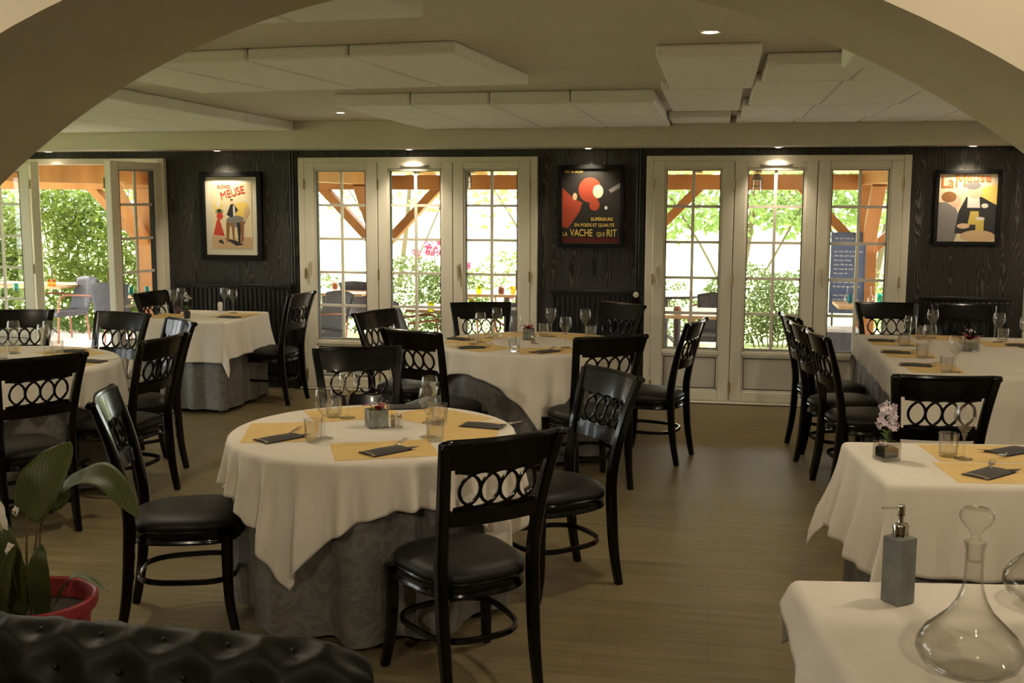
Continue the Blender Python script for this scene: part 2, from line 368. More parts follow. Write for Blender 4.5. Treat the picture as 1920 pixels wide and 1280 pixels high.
# ------------------------------------------------------------------ wall fittings
def radiator(x0, x1, label, knob=None):
    t = thing('radiator', label, 'radiator', ((x0+x1)/2, YW, 0)); L = (x1-x0)/2; b = MB()
    b.box(-L, L, -.075, -.04, .12, .95); k = int(2*L/.045)
    for i in range(k):
        x = -L+.03+(2*L-.06)*i/(k-1); b.box(x-.013, x+.013, -.09, -.07, .14, .93)
    b.box(-L+.05, -L+.08, -.06, 0, .3, .34); b.box(L-.08, L-.05, -.06, 0, .3, .34)
    b.build('body', 'rad', t, smooth=False, bevel=.004)
    g = MB(); g.box(-L-.01, L+.01, -.105, -.025, .945, .975); g.build('top_grille', 'rad', t, bevel=.006)
    p = MB()
    for x in (-L+.06, L-.06): p.tube([(x, -.05, .12), (x, -.05, .001)], .011)
    p.build('pipe', 'rad', t)
    if knob: MB().lathe([(.0001, 0), (.024, .002), (.027, .02), (.022, .045), (.0001, .05)], n=20, T=Matrix.Translation((L+.03, -.06, .94)) @ Matrix.Rotation(R(90), 4, 'X')).build('thermostat_knob', 'pvc', t)
radiator(-5.0, -3.86, 'long black radiator under the beer poster, behind the small square table')
radiator(-1.44, -.72, 'black radiator with a white thermostat knob between the two closed glazed doors', True)
radiator(1.66, 2.36, 'black radiator at the right behind the long dining table')
for x, l in ((-3.82, 'thin black heating pipe running up the wall left of the middle glazed door'), (-.66, 'thin black heating pipe on the wall left of the right glazed door')):
    b = MB(); b.tube([(x-.01, 9.47, .002), (x-.01, 9.47, 2.19)], .011); b.tube([(x-.035, 9.47, .002), (x-.035, 9.47, 2.19)], .011); tag(b.build('heating_pipe', 'rad'), l, 'pipe')

# posters
for k_, c in dict(p_red=(.62,.05,.03), p_dkred=(.30,.03,.02), p_dark=(.02,.02,.022), p_cream=(.76,.64,.42), p_yel=(.80,.58,.14), p_tan=(.62,.42,.24), p_green=(.24,.27,.10), p_grey=(.22,.20,.19), p_skin=(.72,.48,.32), p_brown=(.28,.12,.04), p_ochre=(.62,.46,.10), p_night=(.022,.02,.017), p_rust=(.36,.055,.025), p_orange=(.75,.18,.05), p_maroon=(.10,.012,.01), p_white=(.72,.68,.6)).items(): M[k_] = mat(k_, c, .45)
def poster(x0, x1, z0, z1, label, fw_, shapes, texts, mount=0, paper='p_cream'):
    W, H = x1-x0, z1-z0; t = thing('framed_poster', label, 'picture', (x0, YW, z0))
    b = MB(); b.box(0, fw_, -.045, 0, 0, H); b.box(W-fw_, W, -.045, 0, 0, H); b.box(fw_, W-fw_, -.045, 0, 0, fw_); b.box(fw_, W-fw_, -.045, 0, H-fw_, H)
    b.build('frame', 'frame', t, smooth=False, bevel=.004)
    px0, pw, pz0, ph = fw_, W-2*fw_, fw_, H-2*fw_
    if mount:
        MB().box(px0, px0+pw, -.018, -.006, pz0, pz0+ph).build('mount', 'mount', t, smooth=False)
        px0 += mount; pw -= 2*mount; pz0 += mount*1.1; ph -= 2.2*mount
    mats = [paper]; b = MB(); b.box(px0, px0+pw, -.021, -.008, pz0, pz0+ph)
    for i, (mm, pts) in enumerate(shapes):
        if mm not in mats: mats.append(mm)
        b.m = mats.index(mm); y = -.0212-.0001*i
        b.add([(px0+pw*u, y, pz0+ph*v) for u, v in pts], [tuple(range(len(pts)))])
    b.build('print', mats, t, smooth=False)
    for (body, u, v, size, mm, sx, rot) in texts: text(body, size*ph, mm, t, (px0+pw*u, -.0238, pz0+ph*v), bold=.012*size*ph, sx=sx, rot=rot)
def ell(cx, cz, a, b_, n=20): return [(cx+a*math.cos(2*PI*i/n), cz+b_*math.sin(2*PI*i/n)) for i in range(n)]
poster(-4.752, -4.142, 1.19, 2.005, 'framed beer poster reading BIÈRES MEUSE in red, wide cream mount, above the radiator', .048,
  [('p_tan', [(0,0),(1,0),(1,.12),(0,.2)]), ('p_yel', ell(.17,.66,.12,.07)), ('p_white', ell(.17,.68,.07,.05)), ('p_green', ell(.2,.57,.1,.04)), ('p_yel', ell(.75,.6,.2,.12)),
   ('p_dark', [(.15,.1),(.3,.06),(.27,.12),(.2,.14)]), ('p_dark', [(.3,.16),(.6,.04),(.78,.06),(.6,.12)]),
   ('p_red', [(.04,.21),(.32,.19),(.2,.45),(.14,.45)]), ('p_red', ell(.21,.5,.08,.055)), ('p_dark', ell(.2,.58,.04,.03)),
   ('p_grey', ell(.6,.42,.24,.09)), ('p_brown', [(.36,.1),(.41,.1),(.46,.4),(.36,.4)]), ('p_brown', [(.52,.13),(.56,.13),(.56,.4),(.48,.4)]), ('p_dark', [(.66,.06),(.7,.06),(.72,.4),(.62,.4)]), ('p_brown', [(.73,.1),(.77,.1),(.8,.42),(.7,.42)]),
   ('p_tan', [(.78,.42),(.84,.42),(.95,.58),(.9,.66),(.82,.6)]), ('p_dark', [(.38,.52),(.5,.48),(.6,.55),(.66,.6),(.56,.68),(.48,.68)]), ('p_skin', ell(.52,.72,.035,.03)), ('p_dark', ell(.51,.752,.04,.012)), ('p_white', [(.54,.5),(.6,.5),(.58,.66),(.54,.66)])],
  [('BIÈRES', .17, .925, .078, 'p_red', .95, 0), ('MEUSE', .26, .755, .165, 'p_red', .84, R(-15)), ('BAR-LE-DUC', .74, .145, .042, 'p_red', .75, 0)], mount=.055)
poster(-1.385, -.81, 1.345, 2.055, 'dark framed cheese poster with yellow lettering on black, between the closed glazed doors', .035,
  [('p_rust', [(0,.22),(.1,.2),(.3,.42),(.35,.55),(.2,.6),(0,.75)]), ('p_rust', ell(.48,.72,.2,.17)), ('p_rust', ell(.56,.52,.09,.08)), ('p_cream', ell(.62,.7,.09,.09)), ('p_grey', [(.8,.72),(1,.82),(1,.75),(.84,.68)]), ('p_tan', ell(.22,.63,.04,.05)), ('p_maroon', [(0,0),(1,0),(1,.075),(0,.075)]), ('p_white', ell(.76,.48,.025,.025))],
  [('BEL et BON', .04, .952, .042, 'p_yel', 1.15, 0), ('SUPÉRIEURE', .50, .305, .062, 'p_yel', .92, 0), ('EN POIDS ET QUALITÉ', .215, .225, .062, 'p_yel', .88, 0), ('LA', .01, .095, .075, 'p_yel', .8, 0), ('VACHE', .14, .095, .135, 'p_yel', .72, 0), ('QUI', .60, .095, .08, 'p_yel', .8, 0), ('RIT', .77, .095, .135, 'p_yel', .72, 0)], paper='p_night')
poster(1.735, 2.25, 1.392, 2.005, 'framed poster reading La Meuse in red on yellow, right of the right door', .032,
  [('p_yel', [(.35,.35),(1,.3),(1,.85),(.6,.75)]), ('p_grey', [(0,0),(.3,0),(.42,.3),(.3,.5),(.14,.58),(0,.58)]), ('p_skin', ell(.3,.6,.09,.1)), ('p_brown', ell(.18,.66,.13,.08)),
   ('p_dark', [(.3,.12),(1,.1),(1,.54),(.74,.66),(.48,.66),(.36,.45)]), ('p_white', [(.5,.5),(.72,.5),(.7,.66),(.5,.66)]), ('p_skin', ell(.63,.74,.12,.11)), ('p_grey', ell(.58,.83,.13,.06)), ('p_ochre', [(.52,.25),(.72,.25),(.7,.45),(.56,.45)]), ('p_white', ell(.8,.53,.06,.035)),
   ('p_tan', ell(.7,.08,.3,.09)), ('p_ochre', [(.66,.16),(.8,.16),(.8,.33),(.66,.33)]), ('p_white', ell(.73,.34,.08,.025)), ('p_skin', ell(.45,.23,.11,.04))],
  [('La', .03, .80, .24, 'p_orange', .85, 0), ('M', .27, .815, .26, 'p_orange', .8, 0), ('euse', .46, .885, .19, 'p_orange', 1.0, 0)])

# ------------------------------------------------------------------ ceiling: acoustic panels and downlights
def cpanel(x0, x1, y0, y1, label, zb=2.35, rot=0, group='white acoustic panels under the ceiling'):
    cx, cy = (x0+x1)/2, (y0+y1)/2; b = MB().box(x0-cx+.003, x1-cx-.003, y0-cy+.002, y1-cy-.002, 0, ZC-zb-.0005)
    o = b.build('acoustic_panel', 'panel', smooth=False, bevel=.012); o.location = (cx, cy, zb); o.rotation_euler[2] = R(rot); tag(o, label, 'ceiling panel', group)
ordn = ['leftmost', 'second', 'third', 'fourth', 'fifth', 'sixth']
ex = [-2.50, -1.98, -1.46, -.94, -.41]
for i in range(4):
    for j, (y0, y1) in enumerate(((6.9, 8.02), (8.03, 9.14))):
        cpanel(ex[i], ex[i+1], y0, y1, 'white ceiling panel in the middle block, %s from left, %s row' % (ordn[i], ('front', 'rear')[j]))
for j, (y0, y1) in enumerate(((5.0, 6.40), (6.41, 7.88), (8.5, 9.14))):
    cpanel(-.40+.05*(2-j), .07+.05*(2-j), y0, y1, 'white ceiling panel in the narrow column right of the middle block, %s' % ('nearest', 'second', 'farthest')[j], 2.372)
ex = [.20, .66, 1.16, 1.68, 2.22, 2.8]
for i in range(5):
    for j, (y0, y1) in enumerate(((5.35, 6.08), (6.09, 7.5), (7.51, 8.6), (8.61, 9.14))):
        cpanel(ex[i]-.03*j, ex[i+1]-.03*j, y0, y1, 'white ceiling panel in the right block, %s column from left, %s row from the arch' % (ordn[i], ['first', 'second', 'third', 'fourth'][j]), 2.372)
cpanel(.52, 2.2, 4.5, 5.2, 'thick white ceiling panel standing out in front of the right block', 2.33)
for i in range(5):
    x0 = -3.62+i*.505; yy = 4.92-.045*i
    cpanel(x0, x0+.505, yy, yy-.02+1.30, 'white ceiling panel in the tilted block at left near the arch, %s from left' % ordn[i], 2.372, -5) if i else None
for i in range(3): cpanel(-2.56+i*.5, -2.06+i*.5, 3.0, 3.88-.03*i, 'white ceiling panel nearest the arch at upper left, %s' % ordn[i], 2.372, -4)
for i in range(6):
    for j in range(3):
        cpanel(-3.68-.6*(i+1), -3.68-.6*i, 6.2+j*.98, 6.2+(j+1)*.98, 'white ceiling panel in the far left block, %s column from its right edge, %s row' % (['first', 'second', 'third', 'fourth', 'fifth', 'sixth'][i], ['near', 'middle', 'far'][j]))
def downlight(x, y, z, label, energy, size, blend=.6, tgt=None, visible_ring=True):
    t = thing('downlight', label, 'ceiling light', (x, y, z), 0, 'recessed ceiling spotlights')
    MB().lathe([(.028, -.004), (.040, -.008), (.046, -.005), (.046, 0), (.028, 0)], n=24).build('bezel', 'pvc', t)
    MB().lathe([(.0001, -.009), (.018, -.009), (.03, -.005), (.03, -.001)], n=20).build('lens', 'lens', t)
    l = lamp('SPOT', 'bulb', (0, 0, -.05), energy, WARM, spot_size=R(size), spot_blend=blend, shadow_soft_size=.03); l.parent = t
    if tgt: l.rotation_euler = (Vector(tgt)-Vector((x, y, z-.02))).to_track_quat('-Z', 'Y').to_euler()
    return t
wl = ['far left by the open door', 'over the beer poster', 'over the middle glazed door', 'over the dark cheese poster', 'over the right glazed door', 'over the La Meuse poster']
for (x, lb) in zip((-6.2, -4.5, -2.69, -1.11, .466, 1.98), wl): downlight(x, 9.33, 2.195, 'small lit spotlight in the ceiling edge, '+lb, 22, 100, .9, (x, 9.49, 1.6))
downlight(-2.94, 8.27, ZC, 'lit ceiling spotlight left of the middle block of panels', 40, 150, .5)
downlight(-.055, 4.65, ZC, 'large lit ceiling spotlight near the top of the picture', 40, 155, .5)
for x, y, e_ in ((-2.94, 4.65, 50), (2.75, 4.65, 40), (2.75, 7.4, 95), (1.15, 2.98, 24), (-5.6, 4.65, 45)): downlight(x, y, ZC, 'lit ceiling spotlight outside the picture beyond the arch', e_, 176 if y > 7 else 150, .3)
for x in (-2.3, .8): downlight(x, 1.55, 2.62, 'ceiling spotlight of the front room', 21 if x < 0 else 8, 140, .8, (x, 2.1, 1.4))
for x in (-1.5, .9): downlight(x, -.7, 2.62, 'ceiling spotlight above the photographer', 100, 100, .8, (x*.6, 6, 1.3))

# ------------------------------------------------------------------ chairs
def make_chair():
    t = thing('dining_chair', 'x', 'chair', group='black dining chairs with ring lattice backs')
    bow = lambda x: -.028*(1-min(1, (x/.2)**2))
    def yb(z): return -.198-.0*z-.31*max(0, z-.5)**1.35
    def S(x, z): return Vector((x, yb(z)+bow(x), z))
    for s in (-1, 1):
        pth = smoothpath([(.180*s, -.247, 0), (.180*s, -.218, .16), (.182*s, -.202, .34), (.184*s, yb(.5), .5), (.19*s, yb(.65), .65), (.203*s, yb(.8), .8), (.221*s, yb(.945)-.004, .945)], 5)
        n_ = len(pth); b = MB(); b.sweep(pth, lambda i: rect(.032+.010*min(1, i/8), .030+.016*math.sin(PI*min(1, i/n_+.08))), up=(0, -1, .15))
        T = Matrix.Translation((.221*s, yb(.945)-.016, .945)) @ Matrix.Rotation(PI/2, 4, 'Y'); b.lathe([(.0001,-.019), (.013,-.019), (.015,-.015), (.015,.015), (.013,.019), (.0001,.019)], n=12, T=T)
        b.build('back_post', 'lacquer', t)
        b = MB(); b.sweep(smoothpath([(.200*s, .180, .40), (.198*s, .178, .26), (.206*s, .184, .12), (.219*s, .206, 0)], 5), lambda i: rect(.046-.0009*i, .046-.0009*i), up=(0, 1, .1)); b.build('leg', 'lacquer', t)
    def slab(z0, z1, xw0, xw1, th, nz=4, nx=14):
        b = MB(); P = []
        for i in range(nx+1):
            row = []; 
            for j in range(nz+1):
                f = j/nz; xw = xw0+(xw1-xw0)*f; x = -xw+2*xw*i/nx; row.append(S(x, z0+(z1-z0)*f)+Vector((0, th/2, 0)))
            for j in range(nz, -1, -1):
                f = j/nz; xw = xw0+(xw1-xw0)*f; x = -xw+2*xw*i/nx; row.append(S(x, z0+(z1-z0)*f)-Vector((0, th/2, 0)))
            P.append(row)
        b.grid(P, close_v=True); return b
    b = slab(.85, .945, .198, .216, .017); b.tube([S(-.216+.432*i/14, .947)+Vector((0, -.006, 0)) for i in range(15)], .013, 8); b.build('top_rail', 'lacquer', t)
    slab(.642, .697, .186, .188, .020).build('lower_rail', 'lacquer', t)
    b = slab(.834, .852, .168, .170, .010, 1); c2 = slab(.695, .711, .160, .160, .010, 1); b.add(c2.v, c2.f)
    z0, z1, rx = .707, .838, .074; zc, rz_ = (z0+z1)/2, (z1-z0)/2
    for cx in (-.148, -.074, 0, .074, .148):
        if abs(cx) > .1: angs = [(-90+180*k/14) if cx < 0 else (90+180*k/14) for k in range(15)]; cl = False
        else: angs = [360*k/26 for k in range(26)]; cl = True
        b.sweep([S(cx+rx*math.cos(R(a)), zc+rz_*math.sin(R(a))) for a in angs], rect(.011, .0125), up=(0, 1, 0), closed=cl)
    b.build('lattice', 'lacquer', t)
    def outline(k, off=0, n_=40):
        o = []
        for i in range(n_):
            a = 2*PI*i/n_; c, s_ = math.cos(a), math.sin(a); e = .62
            x = math.copysign(abs(c)**e, c); y = math.copysign(abs(s_)**e, s_); hw = (.212+.018*y+off)
            o.append(Vector((x*hw*k, (y*(.215+off)+.006 - .0*y)*1.0*k + (.012*(1-x*x) if y > 0 else -.010*(1-x*x))*k, 0)))
        return o
    b = MB(); P = []
    for k, z in ((.02, .482), (.35, .481), (.62, .478), (.82, .471), (.94, .459), (1.0, .443), (1.0, .43), (.97, .422)): P.append([p+Vector((0, 0, z)) for p in outline(k)])
    b.grid(P, close_v=True); b.build('seat', 'leather', t, angle=80)
    b = MB(); P = []
    for off, z in ((-.02, .424), (0, .424), (.003, .418), (.0, .412), (-.004, .408), (-.004, .38), (.0, .376), (.0, .368), (-.006, .364), (-.03, .364), (-.03, .424)): P.append([p+Vector((0, 0, z)) for p in outline(1, off)])
    b.grid(P, close_v=True); b.build('seat_frame', 'lacquer', t, angle=50)
    b = MB(); b.sweep([p+Vector((0, 0, .205)) for p in outline(.93, -.012)], rect(.016, .022), closed=True); b.build('stretcher', 'lacquer', t)
    return t
chair0 = make_chair()
def chair(mx, my, fx, fy, label):
    """mx, my: middle of the top rail; fx, fy: facing"""
    l = math.hypot(fx, fy); fx /= l; fy /= l; return place(chair0, (mx+.305*fx, my+.305*fy, 0), math.atan2(-fx, fy), label, 'black dining chairs with ring lattice backs')
CH_ = [(-2.434,3.960,.94,.35,'black lattice-back chair at the left of the near round table, seat pointing right'),
 (-.690,3.504,-.66,.75,'black chair nearest the camera, its back to us, front right of the near round table'),
 (-.474,4.970,-.78,-.63,'black chair right of the near round table, glossy backrest turned to the ceiling light'),
 (-1.879,5.492,.44,-.9,'black lattice-back chair behind the near round table, facing the camera'),
 (-.132,7.279,-.97,.25,'black chair at the right end of the middle round table, seen side-on facing left'),
 (-.604,6.305,-.54,.84,'black chair in front of the middle round table on its right, back to us'),
 (-1.804,8.226,.33,-.94,'black chair behind the middle round table before the middle glazed door'),
 (-.73,8.40,-.6,-.8,'black chair behind the middle round table in front of the black radiator'),
 (-2.405,7.428,.93,-.35,'black chair at the left of the middle round table, in front of the door leaf'),
 (-1.83,6.341,.40,.92,'black chair with its back to us at the front left of the middle round table'),
 (-4.80,8.593,.99,-.1,'black chair at the left of the square table, beside the open door'),
 (-3.504,8.80,-.99,.10,'black chair at the right of the square table, seen side-on, facing left'),
 (-4.90,6.93,.30,-.95,'black chair at the far left behind the left round table, facing the camera'),
 (-4.10,6.94,-.2,-.98,'black chair by the open doorway, behind the left round table'),
 (-3.48,6.59,-.66,-.75,'black chair right of the left round table, farther of the two facing left'),
 (-3.13,5.728,-1,.07,'black chair right of the left round table, nearer of the two facing left'),
 (-3.33,4.86,-.84,.54,'black chair in the left foreground with its back to us, before the left round table'),
 (.60,6.72,.97,.2,'nearest of the three black chairs lined up on the left side of the long table'),
 (.535,7.215,.97,.22,'middle of the three black chairs lined up on the left side of the long table'),
 (.51,7.79,.97,.22,'farthest of the three black chairs lined up on the left side of the long table'),
 (1.313,8.90,.1,-1,'black chair behind the long table in front of the right door leaf'),
 (1.89,8.91,.1,-1,'black chair behind the long table in front of the right radiator'),
 (1.032,5.15,-.08,1,'black chair with its back to us between the long table and the flowered table'),
 (1.33,3.35,-.97,.2,'black chair mostly hidden behind the decanter table at the right edge')]
for c in CH_: chair(*c)

# ------------------------------------------------------------------ tables and cloths
ZTB = .757
def round_table(x, y, Rr, label, seed, footing=.05):
    t = thing('round_table', label, 'table', (x, y, 0)); MB().cyl((0, 0, ZTB-.03), Rr, .028, 48).build('tabletop', 'darkwood', t)
    b = MB(); b.cyl((0, 0, .03), .05, ZTB-.06, 16); b.cyl((0, 0, 0), .28, .03, 24); b.build('pedestal', 'darkwood', t)
    r = random.Random(seed); ph = [r.random()*6.28 for _ in range(4)]; P = []; n_ = 150; kf = [9, 14, 23]
    for j in range(15):
        f = j/14; z = ZTB-.005-f*(ZTB-.005-.035); row = []
        for i in range(n_):
            a = 2*PI*i/n_; w_ = .048*math.sin(kf[0]*a+ph[0]+.8*math.sin(3*a+ph[1]))+.014*math.sin(kf[1]*a+ph[2])+.006*math.sin(kf[2]*a+ph[3])
            rr = Rr+.004-.045*f+f**.8*w_; row.append(Vector((rr*math.cos(a), rr*math.sin(a), z)))
        P.append(row)
    MB().grid(P, close_v=True).build('underskirt', 'skirt', t, angle=180); return t
def rect_table(x, y, lx, ly, rot, label, seed, skirt=True):
    t = thing('square_table', label, 'table', (x, y, 0), R(rot)); MB().box(-lx/2, lx/2, -ly/2, ly/2, ZTB-.03, ZTB-.002).build('tabletop', 'darkwood', t, bevel=.004)
    for sx in (-1, 1):
        for sy in (-1, 1): MB().box(sx*(lx/2-.06)-.02, sx*(lx/2-.06)+.02, sy*(ly/2-.06)-.02, sy*(ly/2-.06)+.02, 0, ZTB-.03).build('leg', 'darkwood', t)
    r = random.Random(seed); ph = [r.random()*6.28 for _ in range(4)]; P = []; path = []; rc = .03
    for (cx, cy, a0_) in ((lx/2-rc, ly/2-rc, 0), (-lx/2+rc, ly/2-rc, 90), (-lx/2+rc, -ly/2+rc, 180), (lx/2-rc, -ly/2+rc, 270)):
        for k in range(5): a = R(a0_+90*k/4); path.append((Vector((cx+rc*math.cos(a), cy+rc*math.sin(a), 0)), Vector((math.cos(a), math.sin(a), 0))))
    full = []; 
    for i in range(len(path)):
        p, n_ = path[i]; q, m_ = path[(i+1) % len(path)]; L = (q-p).length; k = max(1, int(L/.022))
        for j in range(k): full.append((p.lerp(q, j/k), n_.lerp(m_, j/k).normalized()))
    s = 0; prev = full[0][0]; ss = []
    for p, _ in full: s += (p-prev).length; prev = p; ss.append(s)
    Ltot = s+.02
    for j in range(14):
        f = j/13; z = ZTB-.005-f*(ZTB-.04); row = []
        for (p, n_), s in zip(full, ss):
            u = s/Ltot*2*PI; kk = round(Ltot/.26); w_ = .018*math.sin(kk*u+ph[0]+math.sin(3*u))+.008*math.sin(2*kk*u+ph[1])+.012
            q = p+n_*(.003+w_*f**.7); row.append(Vector((q.x, q.y, z)))
        P.append(row)
    if skirt: MB().grid(P, close_v=True).build('underskirt', 'skirt', t, angle=180)
    return t
def cloth(x, y, rot, shape, size, half, label, seed, off=(0, 0), crot=0, flare=.16, amp=1.0, group='white tablecloths', n_=120, knum=22):
    """a square or oblong sheet draped over a table top. shape: round (size=R) or rect (size=(lx,ly)); half: half sizes of the sheet"""
    r = random.Random(seed); ph = [r.random()*6.28 for _ in range(5)]; P = []; ca, sa = math.cos(R(crot)), math.sin(R(crot))
    ny = max(40, int(n_*half[1]/half[0])); zt = ZTB+.003
    for i in range(n_+1):
        row = []
        for j in range(ny+1):
            s_, t_ = half[0]*(2*i/n_-1), half[1]*(2*j/ny-1); u = s_*ca-t_*sa+off[0]; v = s_*sa+t_*ca+off[1]
            if shape == 'round':
                d = math.hypot(u, v); 
                if d <= size: row.append(Vector((u, v, zt))); continue
                e = Vector((u/d, v/d, 0)); base = e*size; ex_ = d-size; ang = math.atan2(v, u); arcl = ang*size; corner = 0
            else:
                hx, hy = size[0]/2, size[1]/2; bx = max(-hx, min(hx, u)); by = max(-hy, min(hy, v)); du, dv = u-bx, v-by; ex_ = math.hypot(du, dv)
                if ex_ < 1e-6: row.append(Vector((u, v, zt))); continue
                e = Vector((du/ex_, dv/ex_, 0)); base = Vector((bx, by, 0)); corner = 1 if (abs(du) > 1e-6 and abs(dv) > 1e-6) else 0
                arcl = (bx+by*1.3) if not corner else (bx+by*1.3); 
            rc = .018
            if ex_ < rc*PI/2: th = ex_/rc; o_, dz = rc*math.sin(th), rc*(1-math.cos(th))
            else: o_, dz = rc, rc+(ex_-rc*PI/2)
            g = min(1, dz/.30); f1 = g**1.1
            if shape == 'round': w_ = .020*math.sin(knum*ang+ph[0]+.9*math.sin(4*ang+ph[1]))+.010*math.sin(1.7*knum*ang+ph[2])
            else:
                w_ = .013*math.sin(arcl*knum+ph[0]+math.sin(arcl*7+ph[1]))+.006*math.sin(arcl*knum*2.1+ph[2])
                if corner:
                    fa = math.atan2(abs(dv), abs(du))/(PI/2); w_ += .05*math.sin(PI*fa)*min(1, dz/.4)-.030*abs(math.sin(2*PI*fa))*min(1, dz/.3)
            lift = flare*dz*.5
            q = base+e*(o_+lift+amp*w_*f1+.012*g); z = zt-dz*(1-.02*flare)
            row.append(Vector((q.x, q.y, max(z, .02))))
        P.append(row)
    o = MB().grid(P).build('tablecloth', 'cloth', angle=180, solid=.002); o.location = (x, y, 0); o.rotation_euler[2] = R(rot); tag(o, label, 'tablecloth', group); return o
T1, T2, T4 = (-1.43, 4.37), (-1.26, 7.42), (-4.35, 5.8)
round_table(*T1, .585, 'round dining table nearest the camera with a grey skirt under its white cloth', 3)
cloth(*T1, 0, 'round', .59, (.785, .785), 'white cloth with hanging corners over the near round table', 5, crot=-14-45+0, knum=27, flare=.12, amp=1.7)
round_table(*T2, .64, 'round dining table in the middle of the room with a dark grey skirt', 4)
cloth(*T2, 0, 'round', .645, (.79, .79), 'white cloth over the middle round table in front of the closed doors', 6, crot=-77-45, off=(.02, -.03), knum=21, flare=.10)
round_table(*T4, .75, 'large round dining table at the left edge with a grey skirt', 8)
cloth(*T4, 0, 'round', .755, (.95, .95), 'white cloth over the round table at the left edge', 9, crot=-30, knum=24, flare=.10)
rect_table(-4.30, 8.60, .72, .86, 0, 'small square dining table with grey skirt below the beer poster', 11)
cloth(-4.30, 8.60, 0, 'rect', (.73, .87), (.365+.31, .435+.34), 'white cloth over the square table below the beer poster', 12, knum=16, flare=.20)
rect_table(2.25, 7.43, 2.40, 1.92, 0, 'long dining table at the right with a grey pleated skirt', 13)
cloth(2.25, 7.43, 0, 'rect', (2.41, 1.93), (1.205+.16, .965+.50), 'white cloth over the long table at the right', 14, knum=15, flare=.25, n_=150)
rect_table(1.19, 4.28, 1.22, .645, 7, 'dining table at the right edge with a grey skirt, holding the white flower', 15)
cloth(1.19, 4.28, 7, 'rect', (1.23, .655), (.615+.36, .328+.33), 'white cloth over the flowered table at the right edge', 16, knum=17, flare=.26, amp=1.5, n_=150)
rect_table(.70, 2.50, .84, .70, 8, 'small serving table in the lower right corner with a grey skirt', 17)
cloth(.70, 2.50, 8, 'rect', (.85, .71), (.425+.13, .355+.14), 'white cloth over the serving table with the decanters', 18, knum=15, flare=.8, crot=-10)

# ------------------------------------------------------------------ tableware
ZS = ZTB+.0045
def sheet(w_, h_, name, material, th=.0008): return MB().box(-w_/2, w_/2, -h_/2, h_/2, 0, th).build(name, material, smooth=False)
mat0 = sheet(.40, .30, 'placemat', 'mat'); mat0['category'] = 'placemat'
def pmat(x, y, rz, lb): return place(mat0, (x, y, ZS), rz, lb, 'yellow paper placemats')
wine0 = thing('wine_glass', 'x', 'glass')
MB().lathe([(.0001,.088), (.008,.093), (.019,.108), (.031,.127), (.0375,.146), (.0375,.160), (.0345,.178), (.031,.195)], n=24).build('bowl', 'glass', wine0)
MB().lathe([(.0001,0), (.033,.0005), (.032,.0025), (.012,.006), (.0055,.012), (.0042,.03), (.0042,.065), (.006,.080), (.011,.0905), (.0001,.088)], n=20).build('stem', 'glass', wine0)
tumb0 = tag(MB().lathe([(.0001,0), (.031,0), (.033,.003), (.038,.092), (.0365,.092), (.0315,.012), (.0001,.010)], n=24).build('tumbler', 'glass'), 'x', 'glass')
pouch0 = thing('napkin_pouch', 'x', 'napkin')
def mkpouch():
    P = []
    for i in range(9):
        x = -.052+.104*i/8; row = []
        for j in range(13):
            y = -.09+.18*j/12; row.append(Vector((x, y, .004+.010*(1-(x/.052)**2)*(.45+.55*math.sin(PI*min(1, j/12*1.1))))))
        P.append(row)
    b = MB(); b.grid(P); b.grid([[Vector((p.x, p.y, .0005)) for p in row] for row in P])
    for k in (0, 12): b.grid([[P[i][k] for i in range(9)], [Vector((P[i][k].x, P[i][k].y, .0005)) for i in range(9)]])
    b.build('envelope', 'napkin', pouch0)
    b = MB(); b.sweep([Vector((-.052+.104*i/8, -.084, P[i][0].z+.0012)) for i in range(9)], rect(.004, .0008)); b.build('edge_band', 'trim', pouch0)
    b = MB(); b.add([(.0, .08, .004), (.052, .075, .005), (.058, .125, .012), (.030, .10, .009)], [(0, 1, 2, 3)]); b.build('flap', 'napkin', pouch0, solid=.001)
mkpouch()
fork0 = MB(); fork0.sweep([(0, -.1, .0045), (0, .02, .006), (0, .07, .008), (0, .10, .010)], rect(.008, .0018)); fork0.sweep([(0, .10, .010), (0, .115, .011), (0, .13, .012)], lambda i: rect((.008, .020, .022)[i], .0018))
for k in range(4): fork0.sweep([(-.0095+k*.0063, .129, .012), (-.0095+k*.0063, .155, .016), (-.0095+k*.0063, .175, .020)], lambda i: rect(.0028-.0006*i, .0016))
fork0 = tag(fork0.build('fork', 'steel'), 'x', 'fork')
def wine(u, v, lb, h=1.0): p = at(u, v, ZS); o = place(wine0, p+Vector((0,0,.0015)), rnd.random()*6, lb, 'wine glasses on the dining tables'); h *= 1.07; o.scale = (h, h, h); return o
def tumb(u, v, lb): p = at(u, v, ZS); return place(tumb0, p+Vector((0,0,.0015)), rnd.random()*6, lb, 'water tumblers on the dining tables')
def setting(cx, cy, ang, rad, lb, pouch=True, mat_=True, prot=0):
    """placemat at the table edge facing the middle, with a napkin pouch and its fork on the left of the mat"""
    a = R(ang); px, py = cx+rad*math.cos(a), cy+rad*math.sin(a); rz = a+PI/2
    if mat_: pmat(px, py, rz, 'yellow placemat '+lb)
    if pouch: pouch_at(px+.105*math.cos(a)*0-.0*math.sin(a), py, rz+prot, lb)
def pouch_at(x, y, rz, lb, fork=True):
    place(pouch0, (x, y, ZS+.0015), rz, 'charcoal napkin pouch '+lb, 'charcoal napkin pouches')
    if fork: place(fork0, (x, y, ZS+.0015), rz+R(24), 'fork tucked in the napkin pouch '+lb, 'forks in the napkin pouches')
def P2(u, v): p = at(u, v, ZS); return p.x, p.y
